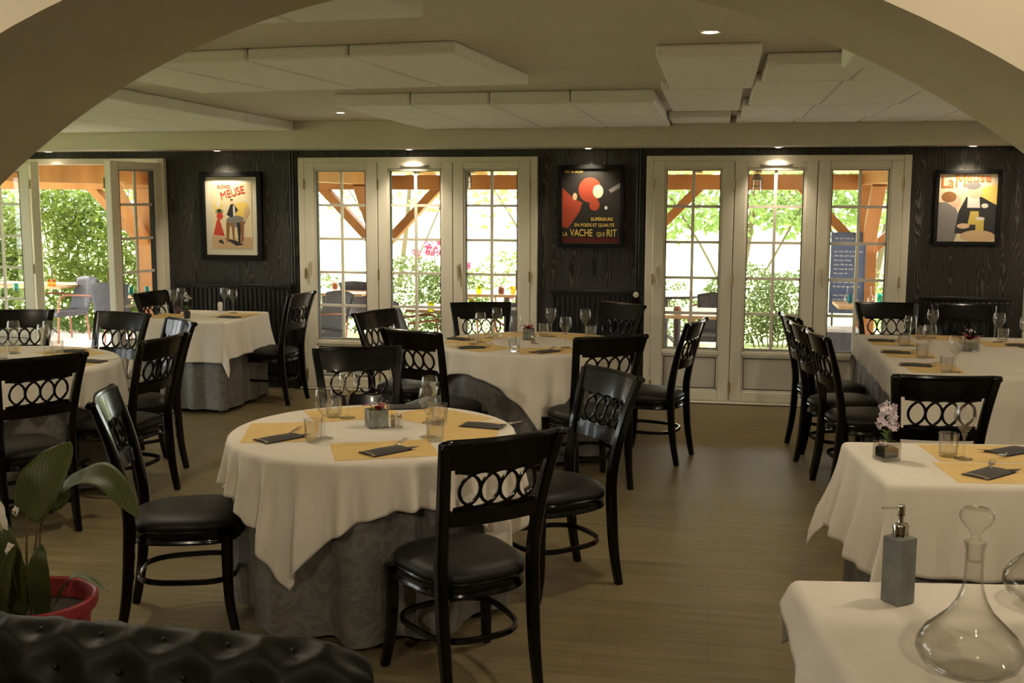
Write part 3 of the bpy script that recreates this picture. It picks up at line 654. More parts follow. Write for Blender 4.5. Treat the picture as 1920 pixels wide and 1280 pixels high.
# near round table
for ang, lb in ((198, 'on the near round table, at its left'), (-66, 'at the front of the near round table'), (8, 'at the right of the near round table, striped with daylight'), (58, 'at the back right of the near round table'), (122, 'at the back left of the near round table')):
    pmat(T1[0]+.385*math.cos(R(ang)), T1[1]+.385*math.sin(R(ang)), R(ang+90), 'yellow placemat '+lb)
pouch_at(*P2(523, 823), R(-34), 'on the left placemat of the near round table'); pouch_at(*P2(722, 847), R(-36), 'on the front placemat of the near round table')
pouch_at(*P2(905, 799), R(-100), 'on the right placemat of the near round table'); pouch_at(*P2(762, 764), R(-70), 'behind the plant pot on the near round table', False)
for u, v, lb in ((609, 823, 'at the front left of the near round table'), (652, 784, 'behind the left tumblers of the near round table, before the rear chair'), (803, 820, 'right of the concrete pot, nearer one'), (806, 793, 'right of the concrete pot, farther one')): wine(u, v, 'wine glass '+lb)
for u, v, lb in ((588, 828, 'on the left placemat of the near round table'), (626, 782, 'at the back left of the near round table'), (824, 796, 'at the right of the near round table, farther one'), (816, 826, 'at the right of the near round table, beside the near chair')): tumb(u, v, 'clear tumbler '+lb)
# middle round table
for ang, lb in ((178, 'at the left of the middle round table'), (228, 'at the front left of the middle round table'), (-68, 'at the front right of the middle round table'), (35, 'at the right of the middle round table'), (75, 'at the back right of the middle round table'), (125, 'at the back left of the middle round table')):
    pmat(T2[0]+.45*math.cos(R(ang)), T2[1]+.45*math.sin(R(ang)), R(ang+90), 'yellow placemat '+lb)
pouch_at(*P2(863, 636), R(60), 'at the left edge of the middle round table'); pouch_at(*P2(884, 652), R(-70), 'at the front left of the middle round table'); pouch_at(*P2(1021, 660), R(-40), 'at the front of the middle round table')
for u, v, lb in ((901, 642, 'at the left of the middle round table'), (932, 630, 'before the rear chair of the middle round table'), (967, 650, 'in front of the pot on the middle round table'), (1033, 631, 'right behind the pot on the middle round table'), (1060, 652, 'front right on the middle round table, catching the yellow mat'), (1097, 634, 'at the right end of the middle round table')): wine(u, v, 'wine glass '+lb)
for u, v, lb in ((888, 645, 'at the left of the middle round table'), (917, 633, 'at the back left of the middle round table'), (964, 659, 'in front of the pot on the middle round table'), (1020, 630, 'right behind the pot on the middle round table'), (1108, 635, 'at the right end of the middle round table')): tumb(u, v, 'clear tumbler '+lb)
# square table
pmat(*P2(318, 592), R(90), 'yellow placemat on the left of the square table'); pmat(*P2(440, 591), R(90), 'yellow placemat on the right of the square table')
pouch_at(*P2(430, 595), R(-100), 'on the right placemat of the square table')
for u, v, lb in ((327, 588, 'front left on the square table'), (341, 584, 'back left on the square table'), (422, 583, 'right on the square table, left one of the pair'), (438, 587, 'right on the square table, right one of the pair')): wine(u, v, 'wine glass '+lb)
# left round table
for ang, lb in ((60, 'at the back right of the left round table'), (-5, 'at the right of the left round table'), (125, 'at the back of the left round table')):
    pmat(T4[0]+.54*math.cos(R(ang)), T4[1]+.54*math.sin(R(ang)), R(ang+90), 'yellow placemat '+lb)
pouch_at(*P2(131, 659), R(-60), 'at the back right of the left round table'); pouch_at(*P2(170, 678), R(-95), 'at the right edge of the left round table')
for u, v, lb in ((28, 662, 'far left on the left round table'), (84, 670, 'in the middle of the left round table, nearer one'), (94, 662, 'in the middle of the left round table, farther one')): wine(u, v, 'wine glass '+lb)
for u, v, lb in ((5, 672, 'cut by the left edge of the picture'), (24, 663, 'far left on the left round table'), (108, 666, 'right of the two wine glasses on the left round table')): tumb(u, v, 'clear tumbler '+lb)
# long table
for k, (u, v, lb) in enumerate(((1672, 641, 'farthest on the left side of the long table'), (1703, 663, 'second on the left side of the long table'), (1748, 689, 'nearest on the left side of the long table'), (1765, 633, 'at the back of the long table'), (1898, 646, 'right on the long table'))):
    x, y = P2(u, v); pmat(x, y, R(90 if k not in (3, 4) else 0), 'yellow placemat '+lb)
for u, v, lb in ((1652, 639, 'farthest on the left side of the long table'), (1679, 661, 'second on the left side of the long table'), (1716, 685, 'nearest on the left side of the long table'), (1912, 648, 'at the right edge on the long table')): pouch_at(*P2(u, v), R(-98), lb)
for u, v, lb in ((1705, 648, 'farthest left on the long table'), (1747, 634, 'at the back of the long table'), (1741, 670, 'on the second left placemat of the long table'), (1790, 698, 'on the nearest placemat of the long table'), (1871, 642, 'at the right of the long table'), (1921, 652, 'cut by the right edge of the picture')): wine(u, v, 'wine glass '+lb)
for u, v, lb in ((1694, 648, 'farthest left on the long table'), (1726, 635, 'at the back of the long table'), (1728, 671, 'on the second left placemat of the long table'), (1774, 698, 'on the nearest placemat of the long table'), (1880, 640, 'at the right of the long table')): tumb(u, v, 'clear tumbler '+lb)
# flowered table
pmat(1.03, 4.10, R(7), 'yellow placemat at the front of the flowered table'); pmat(1.03, 4.42, R(7), 'yellow placemat at the back of the flowered table'); pmat(1.45, 4.15, R(7), 'yellow placemat running out of the picture on the flowered table')
pouch_at(*P2(1853, 889), R(-42), 'at the front of the flowered table'); pouch_at(*P2(1895, 847), R(130), 'at the back of the flowered table')
wine(1806, 861, 'tall wine glass on the yellow mat of the flowered table'); tumb(1777, 856, 'hammered tumbler beside the wine glass on the flowered table')

# ------------------------------------------------------------------ centrepieces
def boxpot(name, s, h, material, t, th=.006):
    b = MB(); b.box(-s, s, -s, s, 0, .008); b.box(-s, -s+th, -s, s, 0, h); b.box(s-th, s, -s, s, 0, h); b.box(-s, s, -s, -s+th, 0, h); b.box(-s, s, s-th, s, 0, h); return b.build(name, material, t, smooth=False, bevel=.002)
def bladeleaf(base, tip, width, lift=.03, n_=10, nrm=(0, 0, 1), curl=.0, fold=.12):
    base, tip = Vector(base), Vector(tip); d = tip-base; up = Vector(nrm); sd = d.cross(up).normalized(); uu = sd.cross(d).normalized(); P = []
    for i in range(n_+1):
        f = i/n_; w_ = width*(math.sin(PI*min(1, f**.8)))**.75*.5 if 0 < f < 1 else .0006; c = base+d*f+uu*lift*math.sin(PI*f)-Vector((0,0,1))*curl*f*f
        P.append([c+sd*w_*k+uu*fold*w_*abs(k) for k in (-1, -.5, 0, .5, 1)])
    return P
def concrete_plant(x, y, rz, label, seed, gl=False):
    t = thing('potted_plant', label, 'plant', (x, y, ZS+.001), rz); boxpot('pot', .041, .078, 'concrete', t); MB().box(-.034, .034, -.034, .034, .01, .07).build('soil', 'soil', t)
    r = random.Random(seed); b = MB()
    for k in range(3): a = k*2.1+r.random(); b.grid(bladeleaf((.01*math.cos(a), .01*math.sin(a), .07), (.062*math.cos(a), .062*math.sin(a), .092), .045, .016))
    b.build('red_leaves', 'red_leaf', t, solid=.001); b = MB()
    for k in range(9): b.lathe([(.0001,-.007), (.006,-.004), (.007,.001), (.004,.006), (.0001,.007)], (-.022+.02*r.random(), -.02+.04*r.random(), .077), 8)
    b.build('moss', 'moss', t); b = MB(); pts = []
    for i in range(60): a = i*.32; rr = .008+.012*abs(math.sin(i*.05)); pts.append((.01+rr*math.cos(a), rr*math.sin(a), .085+.0009*i+.006*math.sin(a*.5)))
    b.tube(pts, .0007, 5); b.tube(smoothpath([(.03, 0, .08), (.045, 0, .11), (.056, 0, .105), (.056, 0, .085)]), .0008, 5); b.build('curled_wire', 'wire', t); return t
p = at(706, 800, ZS); concrete_plant(p.x, p.y, R(35), 'concrete cube pot with crimson leaves and curled wire on the near round table', 1)
p = at(991, 636, ZS); concrete_plant(p.x, p.y, R(10), 'concrete cube pot with dark red leaves on the middle round table', 2)
def cruet(u, v, label):
    p = at(u, v, ZS); t = thing('salt_and_pepper_caddy', label, 'caddy', p+Vector((0,0,.001)), R(20)); MB().box(-.028, .028, -.014, .014, 0, .004).build('tray', 'chrome', t, bevel=.001)
    MB().tube([(0, 0, .004), (0, 0, .062)], .0015, 6).build('handle', 'chrome', t)
    for s, mm, lb in ((-1, 'pepper', 'shaker'), (1, 'salt', 'shaker')):
        o = MB().lathe([(.0001,.004), (.010,.004), (.0105,.044), (.0001,.044)], (.014*s, 0, 0), 14).build('shaker', 'glass', t)
        MB().lathe([(.0001,.006), (.0085,.006), (.0085,.036), (.0001,.036)], (.014*s, 0, 0), 12).build('filling', mm, o); MB().lathe([(.0001,.058), (.008,.056), (.0105,.046), (.0105,.042), (.0001,.042)], (.014*s, 0, 0), 14).build('cap', 'chrome', o)
cruet(743, 801, 'small salt and pepper caddy beside the concrete pot on the near round table'); cruet(1003, 644, 'small salt and pepper caddy beside the pot on the middle round table')
# hyacinth-like flower in a glass cube
def petals(b, c, r_, rr, n_=5):
    ax = Vector((rr.uniform(-1,1), rr.uniform(-1,1), rr.uniform(-.2,1))).normalized(); s = ax.orthogonal().normalized(); q = ax.cross(s)
    for k in range(n_):
        a = 2*PI*k/n_; d = s*math.cos(a)+q*math.sin(a); e = s*math.cos(a+1.57)+q*math.sin(a+1.57)
        b.add([c, c+d*r_*.6+e*r_*.35+ax*.001, c+d*r_+ax*r_*.2, c+d*r_*.6-e*r_*.35+ax*.001], [(0, 1, 2, 3)])
def flower_cube(u, v, label, rz=.5):
    p = at(u, v, ZS); t = thing('flower_vase', label, 'vase', p+Vector((0,0,.001)), rz); rr = random.Random(3)
    boxpot('glass_cube', .029, .055, 'glass', t, .003); MB().box(-.025, .025, -.025, .025, .009, .040).build('soil', 'soil', t, bevel=.006)
    b = MB()
    for k in range(4): b.lathe([(.0001,-.009), (.009,-.003), (.009,.004), (.0001,.009)], (rr.uniform(-.015,.015), rr.uniform(-.015,.015), .046), 8)
    b.build('pebbles', 'pebble', t)
    b = MB(); b.tube([(0, 0, .04), (.003, 0, .10), (0, .002, .17)], .0022, 6)
    for k in range(7): a = rr.random()*6.28; b.grid(bladeleaf((0, 0, .06+.01*k), (.035*math.cos(a), .035*math.sin(a), .075+.011*k), .012, .006))
    b.build('stalk', 'leaf_dark', t); b = MB()
    for k in range(46): f = k/46; a = k*2.4; r0 = .026*(1-.25*f)*(.75+.4*rr.random()); petals(b, Vector((r0*math.cos(a), r0*math.sin(a), .095+.072*f)), .012, rr)
    b.build('blossom', 'lilac_petal', t); return t
flower_cube(1662, 862, 'pale lilac flower in a small glass cube on the table at the right edge').scale = (1.28,)*3
# glass cube with mixed plants on the long table
p = at(1817, 658, ZS); t = thing('flower_vase', 'glass cube with dark red leaves on the long table', 'vase', p+Vector((0,0,.001)), .2); boxpot('glass_cube', .05, .085, 'glass', t, .004); MB().box(-.042, .042, -.042, .042, .01, .06).build('stones', 'concrete', t, bevel=.01)
rr = random.Random(5); b = MB()
for k in range(12): a = rr.random()*6.28; b.grid(bladeleaf((0, 0, .07), (.10*math.cos(a), .10*math.sin(a), .085+.03*rr.random()), .025, .012))
b.build('dark_leaves', 'red_leaf', t); b = MB()
for k in range(5): a = 2.6+rr.random()*1.4; b.grid(bladeleaf((0, 0, .07), (.13*math.cos(a), .13*math.sin(a), .085), .016, .012))
b.build('fern', 'leaf_dark', t); b = MB()
for k in range(8): petals(b, Vector((.02*rr.uniform(-1,1), .02*rr.uniform(-1,1), .13+.01*rr.random())), .008, rr)
b.tube([(0, 0, .06), (0, 0, .13)], .001, 5); b.build('flower_head', 'lilac_petal', t)
# orchid in a small black pot on the square table
p = at(351, 597, ZS); t = thing('potted_plant', 'white flowering plant in a small black pot on the square table', 'plant', p+Vector((0,0,.001))); MB().lathe([(.0001,0), (.024,0), (.029,.06), (.026,.06), (.022,.01), (.0001,.01)], n=18).build('pot', 'dark', t)
MB().cyl((0, 0, .03), .024, .02, 14).build('soil', 'soil', t); b = MB()
for k in range(9): a = rr.random()*6.28; b.grid(bladeleaf((0, 0, .05), (.075*math.cos(a), .075*math.sin(a), .09+.03*rr.random()), .018, .015))
b.build('leaves', 'leaf_dark', t); b = MB(); b.tube([(0, 0, .05), (.0, 0, .12), (.004, 0, .19)], .0016, 5); b.build('stem', 'stem', t); b = MB()
for k in range(12): petals(b, Vector((.004+.022*rr.uniform(-1,1), .02*rr.uniform(-1,1), .17+.03*rr.uniform(-1,1))), .02, rr)
b.build('blossom', 'white_petal', t)
p = at(334, 588, ZS); tag(MB().lathe([(.0001,0), (.018,0), (.022,.01), (.02,.05), (.012,.062), (.0001,.062)], n=16).build('candle_jar', mat('plum_jar', (.09,.03,.06), .3)), 'small plum-coloured jar between the wine glasses on the square table', 'jar').location = p+Vector((0,0,.001))
p = at(413, 584, ZS); tag(MB().lathe([(.0001,0), (.02,0), (.022,.07), (.014,.085), (.0001,.085)], n=16).build('shaker', 'salt'), 'small white shaker behind the right wine glasses of the square table', 'shaker').location = p+Vector((0,0,.001))

# ------------------------------------------------------------------ serving table: dispenser and decanters
p = at(1682, 1128, ZS); t = thing('soap_dispenser', 'square grey stone pump dispenser with chrome head on the serving table', 'dispenser', (p.x, p.y, ZS+.001), R(38))
MB().box(-.0285, .0285, -.0285, .0285, 0, .165).build('bottle', 'dispenser', t, smooth=False, bevel=.004)
b = MB(); b.lathe([(.0001,.165), (.0185,.165), (.0185,.193), (.016,.197), (.0075,.199), (.0055,.205), (.0055,.214), (.0085,.216), (.0085,.240), (.007,.243), (.0001,.243)], n=28); b.build('collar', 'chrome', t)
a = R(205-38); b = MB(); b.tube([(0, 0, .236), (.030*math.cos(a), .030*math.sin(a), .2375), (.052*math.cos(a), .052*math.sin(a), .239)], .0028, 10); b.build('spout', 'chrome', t)
def decanter(loc, tilt, label, rz=0):
    t = thing('wine_decanter', label, 'decanter', loc); t.rotation_euler = (tilt[0], tilt[1], rz)
    o = [(.0001,.0), (.05,.0), (.075,.006), (.096,.022), (.107,.045), (.105,.062), (.09,.085), (.066,.108), (.044,.130), (.030,.155), (.022,.18), (.0185,.205), (.0178,.235), (.0182,.262), (.0225,.278)]
    inn = [(r_-.0028 if r_ > .01 else r_, z+.004 if z < .03 else z) for r_, z in o][::-1]; inn[0] = (.0195, .278)
    MB().lathe(o+inn, n=56).build('body', 'decanter', t)
    MB().lathe([(.0001,.235), (.0135,.237), (.0148,.272), (.016,.276), (.010,.283), (.0085,.292), (.014,.302), (.0285,.318), (.034,.330), (.033,.341), (.026,.348), (.0001,.350)], n=36).build('stopper', 'decanter', t)
p = at(1812, 1262, ZS); decanter((p.x+.005, p.y+.01, ZS+.001), (0, 0), 'wide-bottomed clear glass decanter with a ball stopper on the serving table')
p = at(1965, 1128, ZS); decanter((p.x, p.y, ZS+.001), (0, 0), 'second glass decanter cut off by the right edge of the picture')

# ------------------------------------------------------------------ sofa
def sofa():
    t = thing('chesterfield_sofa', 'black buttoned leather sofa back in the lower left corner', 'sofa', (-1.75, 2.18, 0)); hx = 1.03; P = []; nx, na = 150, 44
    for i in range(nx+1):
        x = -hx+2*hx*i/nx; e = max(0, (abs(x)-(hx-.16))/.16); shr = math.sqrt(max(0, 1-e*e))*.999+.001; row = []
        for j in range(na+1):
            a = R(-160+340*j/na) if False else 2*PI*j/na; c, s_ = math.cos(a), math.sin(a)
            sp = .155; arc_ = (PI-a if a < 1.5*PI else PI-a+2*PI)*.115; gx = x/sp; gy_ = arc_/.10
            # diamond tufting: dimples at staggered buttons
            d = min(math.hypot((x-(k+.5*(m_ % 2))*sp), arc_-m_*.11-.045) for k in (math.floor(gx)-1, math.floor(gx), math.floor(gx)+1) for m_ in range(-2, 8))
            puff = .034*(1-math.exp(-(d/.055)**2))-.018; r_ = .098+puff
            row.append(Vector((x, r_*c*shr, .655+(r_*s_+ .0)*(.35+.65*shr))))
        P.append(row)
    MB().grid(P, close_v=True).build('back_roll', 'sofa', t, angle=180)
    for k in range(-7, 7):
        for m_ in (0, 1, 2):
            a = (m_*.11+.045)/.115; x = (k+.5*(m_ % 2))*.155
            if abs(x) < hx-.12:
                r_ = .091; b = MB(); b.lathe([(.0001,.008), (.006,.006), (.008,0)], n=10, T=Matrix.Translation((x, -r_*math.cos(a), .655+r_*math.sin(a))) @ Vector((0, -math.cos(a), math.sin(a))).to_track_quat('Z', 'Y').to_matrix().to_4x4()); b.build('button', 'sofa', t)
    MB().box(-hx+.12, hx-.12, -.07, .07, .12, .66).build('back', 'sofa', t, bevel=.02)
    MB().box(-hx+.1, hx-.1, -.72, .05, .12, .30).build('base', 'sofa', t, bevel=.02)
    MB().box(-hx+.2, hx-.2, -.74, -.06, .30, .44).build('seat_cushion', 'sofa', t, bevel=.04)
    for s in (-1, 1): MB().box(s*(hx-.12)-.08, s*(hx-.12)+.08, -.74, .02, .12, .50).build('arm', 'sofa', t, bevel=.05)
    for sx in (-1, 1):
        for sy in (-.66, -.0): MB().cyl((sx*(hx-.2), sy, 0), .025, .12, 14, .035).build('leg', 'darkwood', t)
sofa()

# ------------------------------------------------------------------ peace lily in the red pot
def lily():
    px, py = -2.33, 3.3; t = thing('potted_peace_lily', 'peace lily with yellowing green leaves in a red pot, left foreground', 'plant', (px, py, 0))
    MB().lathe([(.0001,0), (.145,0), (.150,.01), (.185,.30), (.203,.305), (.207,.318), (.207,.345), (.200,.352), (.192,.345), (.180,.28), (.0001,.28)], n=56).build('pot', 'terracotta', t)
    MB().cyl((0, 0, .20), .172, .085, 40).build('soil', 'soil', t)
    def W(u, v, y): q = aty(u, v, y); return (q.x-px, q.y-py, q.z)
    def lf(base, mid, tip, w_, nrm, name='leaf', mm='lily'):
        path = smoothpath([base, mid, tip], 8); P = []; N = len(path)
        for i, c in enumerate(path):
            tt = (path[min(i+1, N-1)]-path[max(i-1, 0)]).normalized(); sd = tt.cross(Vector(nrm)).normalized(); uu = sd.cross(tt); f = i/(N-1); ww = w_/2*(math.sin(PI*min(1, (f*.97+.03)**.75)))**.8 if f < 1 else .001
            P.append([c+sd*ww*k+uu*(.22*ww*abs(k)+.003*math.sin(i*1.3+k)) for k in (-1, -.75, -.5, -.25, 0, .25, .5, .75, 1)])
        o = MB().grid(P).build(name, mm, t, solid=.001, angle=180); return o
    def st(pts, r_=.004, mm='stem', name='stalk'): MB().tube(smoothpath(pts, 6), r_, 6).build(name, mm, t)
    y = 3.15
    st([(-.02, .0, .28), W(50, 1050, y), W(52, 965, y)]); lf(W(52, 968, y), W(85, 895, y), W(132, 828, y+.1), .155, (.15, -1, .35))
    st([(.0, .0, .28), W(65, 1040, y), W(82, 950, y), W(118, 912, y)]); lf(W(112, 918, y), W(190, 893, y-.05), W(262, 972, y-.12), .105, (.1, -.55, 1))
    st([(.02, .02, .28), W(75, 1000, y+.1), W(100, 930, y+.1)]); lf(W(88, 945, y+.12), W(112, 925, y+.12), W(120, 900, y+.15), .09, (.15, -1, .3))
    lf((.04, -.02, .28), W(72, 1070, y), W(78, 1020, y), .07, (.6, -1, .2)); lf((.05, .0, .28), W(140, 1080, y+.1), W(205, 1110, y), .035, (.1, -.3, 1))
    lf((-.05, -.02, .28), W(20, 1040, y), W(-6, 960, y), .08, (.3, -1, .2)); lf((-.1, -.05, .28), W(10, 1080, y), W(30, 1020, y-.05), .05, (.3, -1, .2))
    lf((-.12, .05, .28), W(-60, 1000, y), W(-110, 930, y), .13, (.2, -1, .4)); lf((-.1, .1, .28), W(-30, 960, y+.1), W(-20, 880, y+.1), .12, (.3, -1, .4))
    st([(-.06, 0, .28), W(26, 1080, y), W(22, 1040, y)], .003, 'lily', 'flower_stalk')
    for k, (a, b_, c) in enumerate(((W(22, 1045, y), W(20, 1030, y-.01), W(24, 1008, y)), (W(8, 1010, y), W(2, 975, y-.01), W(2, 940, y)), (W(28, 965, y), W(30, 955, y-.01), W(36, 944, y)))):
        lf(a, b_, c, (.034, .045, .022)[k], (.2, -1, .1), 'white_spathe', 'white_petal')
        MB().tube([Vector(a), Vector(b_)-Vector((0, .012, 0))], .0035, 8).build('spadix', 'trim', t)
lily()

# ------------------------------------------------------------------ outside
struct(MB().box(-18, 14, YW+.25, 14.75, -.35, -.203).build('terrace', 'gravel', smooth=False))
struct(MB().box(XL-.2, XR+.2, YW+.02, YW+.25, -.35, 0).build('trim_2', 'pvc', smooth=False))
struct(MB().box(-70, 70, 14.75, 120, -.4, -.22).build('lawn', 'lawn', smooth=False))
struct(MB().box(-70, -18, -20, 14.75, -.4, -.22).box(-18, XL-.2, -20, YW+.25, -.4, -.22).build('lawn_side', 'lawn', smooth=False))
EXT = 1.105      # the terrace lies a step lower than the dining room
ZE = -.203
def ext(o):
    l = o.location; o.location = (l.x*EXT, l.y*EXT, CH+(l.z-CH)*EXT); o.scale = (EXT,)*3; return o
def pergola():
    t = thing('timber_pergola', 'orange timber canopy on braced posts over the terrace outside the doors', 'pergola', (0, 12.6, 0)); ext(t); s = .10
    posts = (-10.1, -7.05, -4.0, -.95, 1.62, 4.6)
    for x in posts:
        b = MB().box(x-s, x+s, -s, s, -.02, 1.90); b.build('post', 'timber', t, smooth=False, bevel=.008)
        for sg in (-1, 1):
            b = MB(); b.sweep([(x+sg*.06, 0, 1.22), (x+sg*.76, 0, 1.94)], rect(.10, .15, .05), up=(0, 1, 0)); b.build('brace', 'timber', t, smooth=False)
        b = MB(); b.box(x-.09, x+.09, -3.7, -.02, 1.93, 2.14); b.build('tie_beam', 'timber', t, smooth=False, bevel=.006)
        b = MB(); b.sweep([(x, -.06, 1.22), (x, -.76, 1.94)], rect(.10, .14, .05), up=(1, 0, 0)); b.build('brace', 'timber', t, smooth=False)
    MB().box(-11, 6, -s, s, 1.88, 2.05).build('header_beam', 'timber', t, smooth=False, bevel=.008)
    for k in range(26):
        x = -10.8+k*.66; MB().sweep([(x, -3.72, 2.44), (x, .75, 2.055)], rect(.08, .08, .05)).build('rafter', 'timber', t, smooth=False)
    b = MB(); b.sweep([(-2.5, -3.72, 2.50), (-2.5, .8, 2.105)], rect(17, .03, .05)); b.build('roof_boards', 'boards', t, smooth=False)
pergola()
for u, v, y_, lb in ((875, 318, 11.2, 'lantern with wire cage hanging under the canopy outside the middle glazed door'), (1420, 325, 11.6, 'lamp hanging under the canopy outside the right glazed door')):
    q = aty(u, v, y_); t = ext(thing('hanging_lantern', lb, 'lantern', (q.x, q.y, q.z-.17))); MB().lathe([(.0001,.17), (.03,.165), (.05,.12), (.062,.10), (.0001,.10)], n=12).build('cap', 'darkwood', t)
    MB().tube([(0, 0, .16), (0, 0, 2.28-(q.z-.17))], .004, 6).build('cord', 'dark', t); MB().lathe([(.05,.10), (.046,-.02), (.0001,-.025)], n=12).build('shade', 'glass', t)
    b = MB()
    for k in range(6): a = k*PI/3; b.tube([(.056*math.cos(a), .056*math.sin(a), .10), (.05*math.cos(a), .05*math.sin(a), -.03)], .003, 4)
    b.tube([(.054*math.cos(a_*.5236), .054*math.sin(a_*.5236), .04) for a_ in range(12)], .003, 4, True); b.build('cage', 'darkwood', t)

def leaves(name, blobs, n_, size, material, seed, label, cat, stems=None, group=None, asp=.45, kind=None):
    rr = random.Random(seed); b = MB(); x0 = sum(q[0] for q in blobs)/len(blobs); y0 = sum(q[1] for q in blobs)/len(blobs); tot = sum(q[3]*q[4]*q[5] for q in blobs)
    for (bx, by, bz, rx, ry, rz_) in blobs:
        for _ in range(int(n_*rx*ry*rz_/tot)):
            while True:
                v = Vector((rr.uniform(-1,1), rr.uniform(-1,1), rr.uniform(-1,1)))
                if .1 < v.length < 1: break
            v = v.normalized()*v.length**.45; c = Vector((bx-x0+v.x*rx, by-y0+v.y*ry, max(.02, bz+v.z*rz_)))
            d = Vector((rr.uniform(-1,1), rr.uniform(-1,1), rr.uniform(-.9,.5))).normalized(); s = d.orthogonal().normalized(); s = (s+d.cross(s)*rr.uniform(-1.5,1.5)).normalized(); L = size*rr.uniform(.6, 1.3)
            b.add([c, c+d*L*.5+s*L*asp*.5, c+d*L, c+d*L*.5-s*L*asp*.5], [(0, 1, 2, 3)])
    t = ext(thing(name, label, cat, (x0, y0, 0), 0, group)); b.build('foliage', material, t, smooth=False)
    st = MB()
    for (sx, sy, tx, ty, tz, r_) in (stems or [(q[0], q[1], q[0]+.1, q[1], q[2]+q[5]*.5, .015) for q in blobs]):
        st.tube(smoothpath([(sx-x0, sy-y0, -.1), ((sx+tx)/2-x0+.05, (sy+ty)/2-y0, tz*.5), (tx-x0, ty-y0, tz)], 4), lambda i: r_*(1-.04*i), 6)
    st.build('stems', 'stem', t); return t
leaves('bamboo_bush', [(-9.2, 13.9, 1.0, .9, .5, 1.1), (-8.4, 13.8, .9, .7, .45, 1.0), (-8.9, 14.0, 1.7, .6, .45, .5), (-7.7, 14.1, .7, .6, .45, .8)], 9500, .13, 'leaf_bamboo', 1, 'tall bright bamboo-like bush seen through the open door', 'bush', asp=.28,
       stems=[(-9.2+.12*k, 13.8, -9.4+.17*k, 13.9, 1.6+.3*math.sin(k), .012) for k in range(12)])
leaves('garden_bush', [(-10.4, 13.9, .9, .8, .5, .9), (-10.6, 14, 1.5, .6, .5, .6)], 3600, .12, 'leaf_dark', 2, 'green bush seen through the leftmost door leaf', 'bush')
leaves('garden_shrub', [(-5.35, 13.9, .4, .6, .4, .42), (-4.85, 14.0, .3, .4, .35, .35)], 2200, .06, 'leaf_dark', 3, 'low shrub outside the left leaf of the middle door', 'bush')
leaves('garden_shrub', [(-4.0, 13.9, .5, .6, .4, .55), (-3.5, 14.1, .45, .5, .4, .45)], 5200, .06, 'leaf_dark', 4, 'rounded green shrub outside the centre leaf of the middle door', 'bush')
leaves('rose_bush', [(-2.7, 14.0, .55, .55, .4, .6)], 1300, .06, 'leaf_bamboo', 5, 'loose rose bush outside the right leaf of the middle door', 'bush')
leaves('garden_shrub', [(.35, 13.8, .5, .55, .4, .5), (.85, 13.9, .45, .45, .4, .45)], 7000, .055, 'leaf_dark', 6, 'dense dark-stemmed shrub outside the centre leaf of the right door', 'bush',
       stems=[(.5+.05*k, 13.7, .1+.11*k, 13.6, .5+.1*math.sin(k*2), .008) for k in range(10)])
leaves('garden_shrub', [(-.7, 14.0, .35, .5, .4, .4)], 1500, .06, 'leaf_dark', 7, 'low shrub outside the left leaf of the right door', 'bush')
leaves('garden_shrub', [(2.3, 13.9, .5, .6, .4, .55)], 2200, .06, 'leaf_bamboo', 8, 'yellow-green shrub beyond the blackboard at the right', 'bush')
tag(leaves('ground_ivy', [(-8.4, 13.25, .03, 1.4, .18, .1), (-6.2, 13.3, .03, 1.2, .18, .1)], 1500, .07, 'ivy', 9, 'ivy creeping along the terrace edge below the bamboo', 'ivy'), kind='stuff')
for k, (x, y, h_, n_, lb) in enumerate(((-3.0, 20, 3.2, 700, 'pale sunlit tree far behind the middle glazed door'), (-6.6, 22, 3.4, 700, 'pale sunlit tree left of the middle glazed door'), (.3, 18.5, 3.0, 3200, 'airy tree spreading outside the right glazed door'), (2.6, 19.5, 3.2, 3000, 'airy tree right of the blackboard'), (-10.5, 19.5, 3.6, 1500, 'tree standing behind the bamboo at the left'), (-14, 21, 3.8, 1300, 'tree far left beyond the open door'))):
    leaves('garden_tree', [(x, y, h_*.75, 1.9, 1.2, h_*.33), (x-1.2, y+.4, h_*.6, 1.1, .9, .7), (x+1.3, y, h_*.62, 1.1, .9, .7)], n_, .17, 'leaf_pale', 20+k, lb, 'tree', stems=[(x, y, x+.3, y, h_*.8, .06), (x, y, x-1.3, y, h_*.7, .022), (x+.1, y, x+1.3, y, h_*.75, .022)], asp=.5)
for k, (u, v, lb) in enumerate(((812, 465, 'cluster of pink blossoms outside the centre leaf of the middle door'), (779, 474, 'small pink blossoms left of the larger cluster'), (873, 500, 'pink blossom outside the right leaf of the middle door'), (960, 555, 'pink flowers near the orange tumbler on the terrace'))):
    q = aty(u, v, 13.6); b = MB(); rr = random.Random(40+k)
    for _ in range((26, 8, 7, 5)[k]): petals(b, Vector((rr.uniform(-.11,.11)*(1 if k == 0 else .5), rr.uniform(-.05,.05), rr.uniform(-.08,.08)*(1 if k == 0 else .5))), .045, rr)
    t = ext(thing('climbing_rose', lb, 'flower', q, 0)); b.build('blossom', 'pink_petal', t); MB().tube(smoothpath([(0, 0, 0), (.05, .1, -q.z*.5), (.1, .2, -q.z-.02)]), .006, 5).build('stem', 'leaf_dark', t)

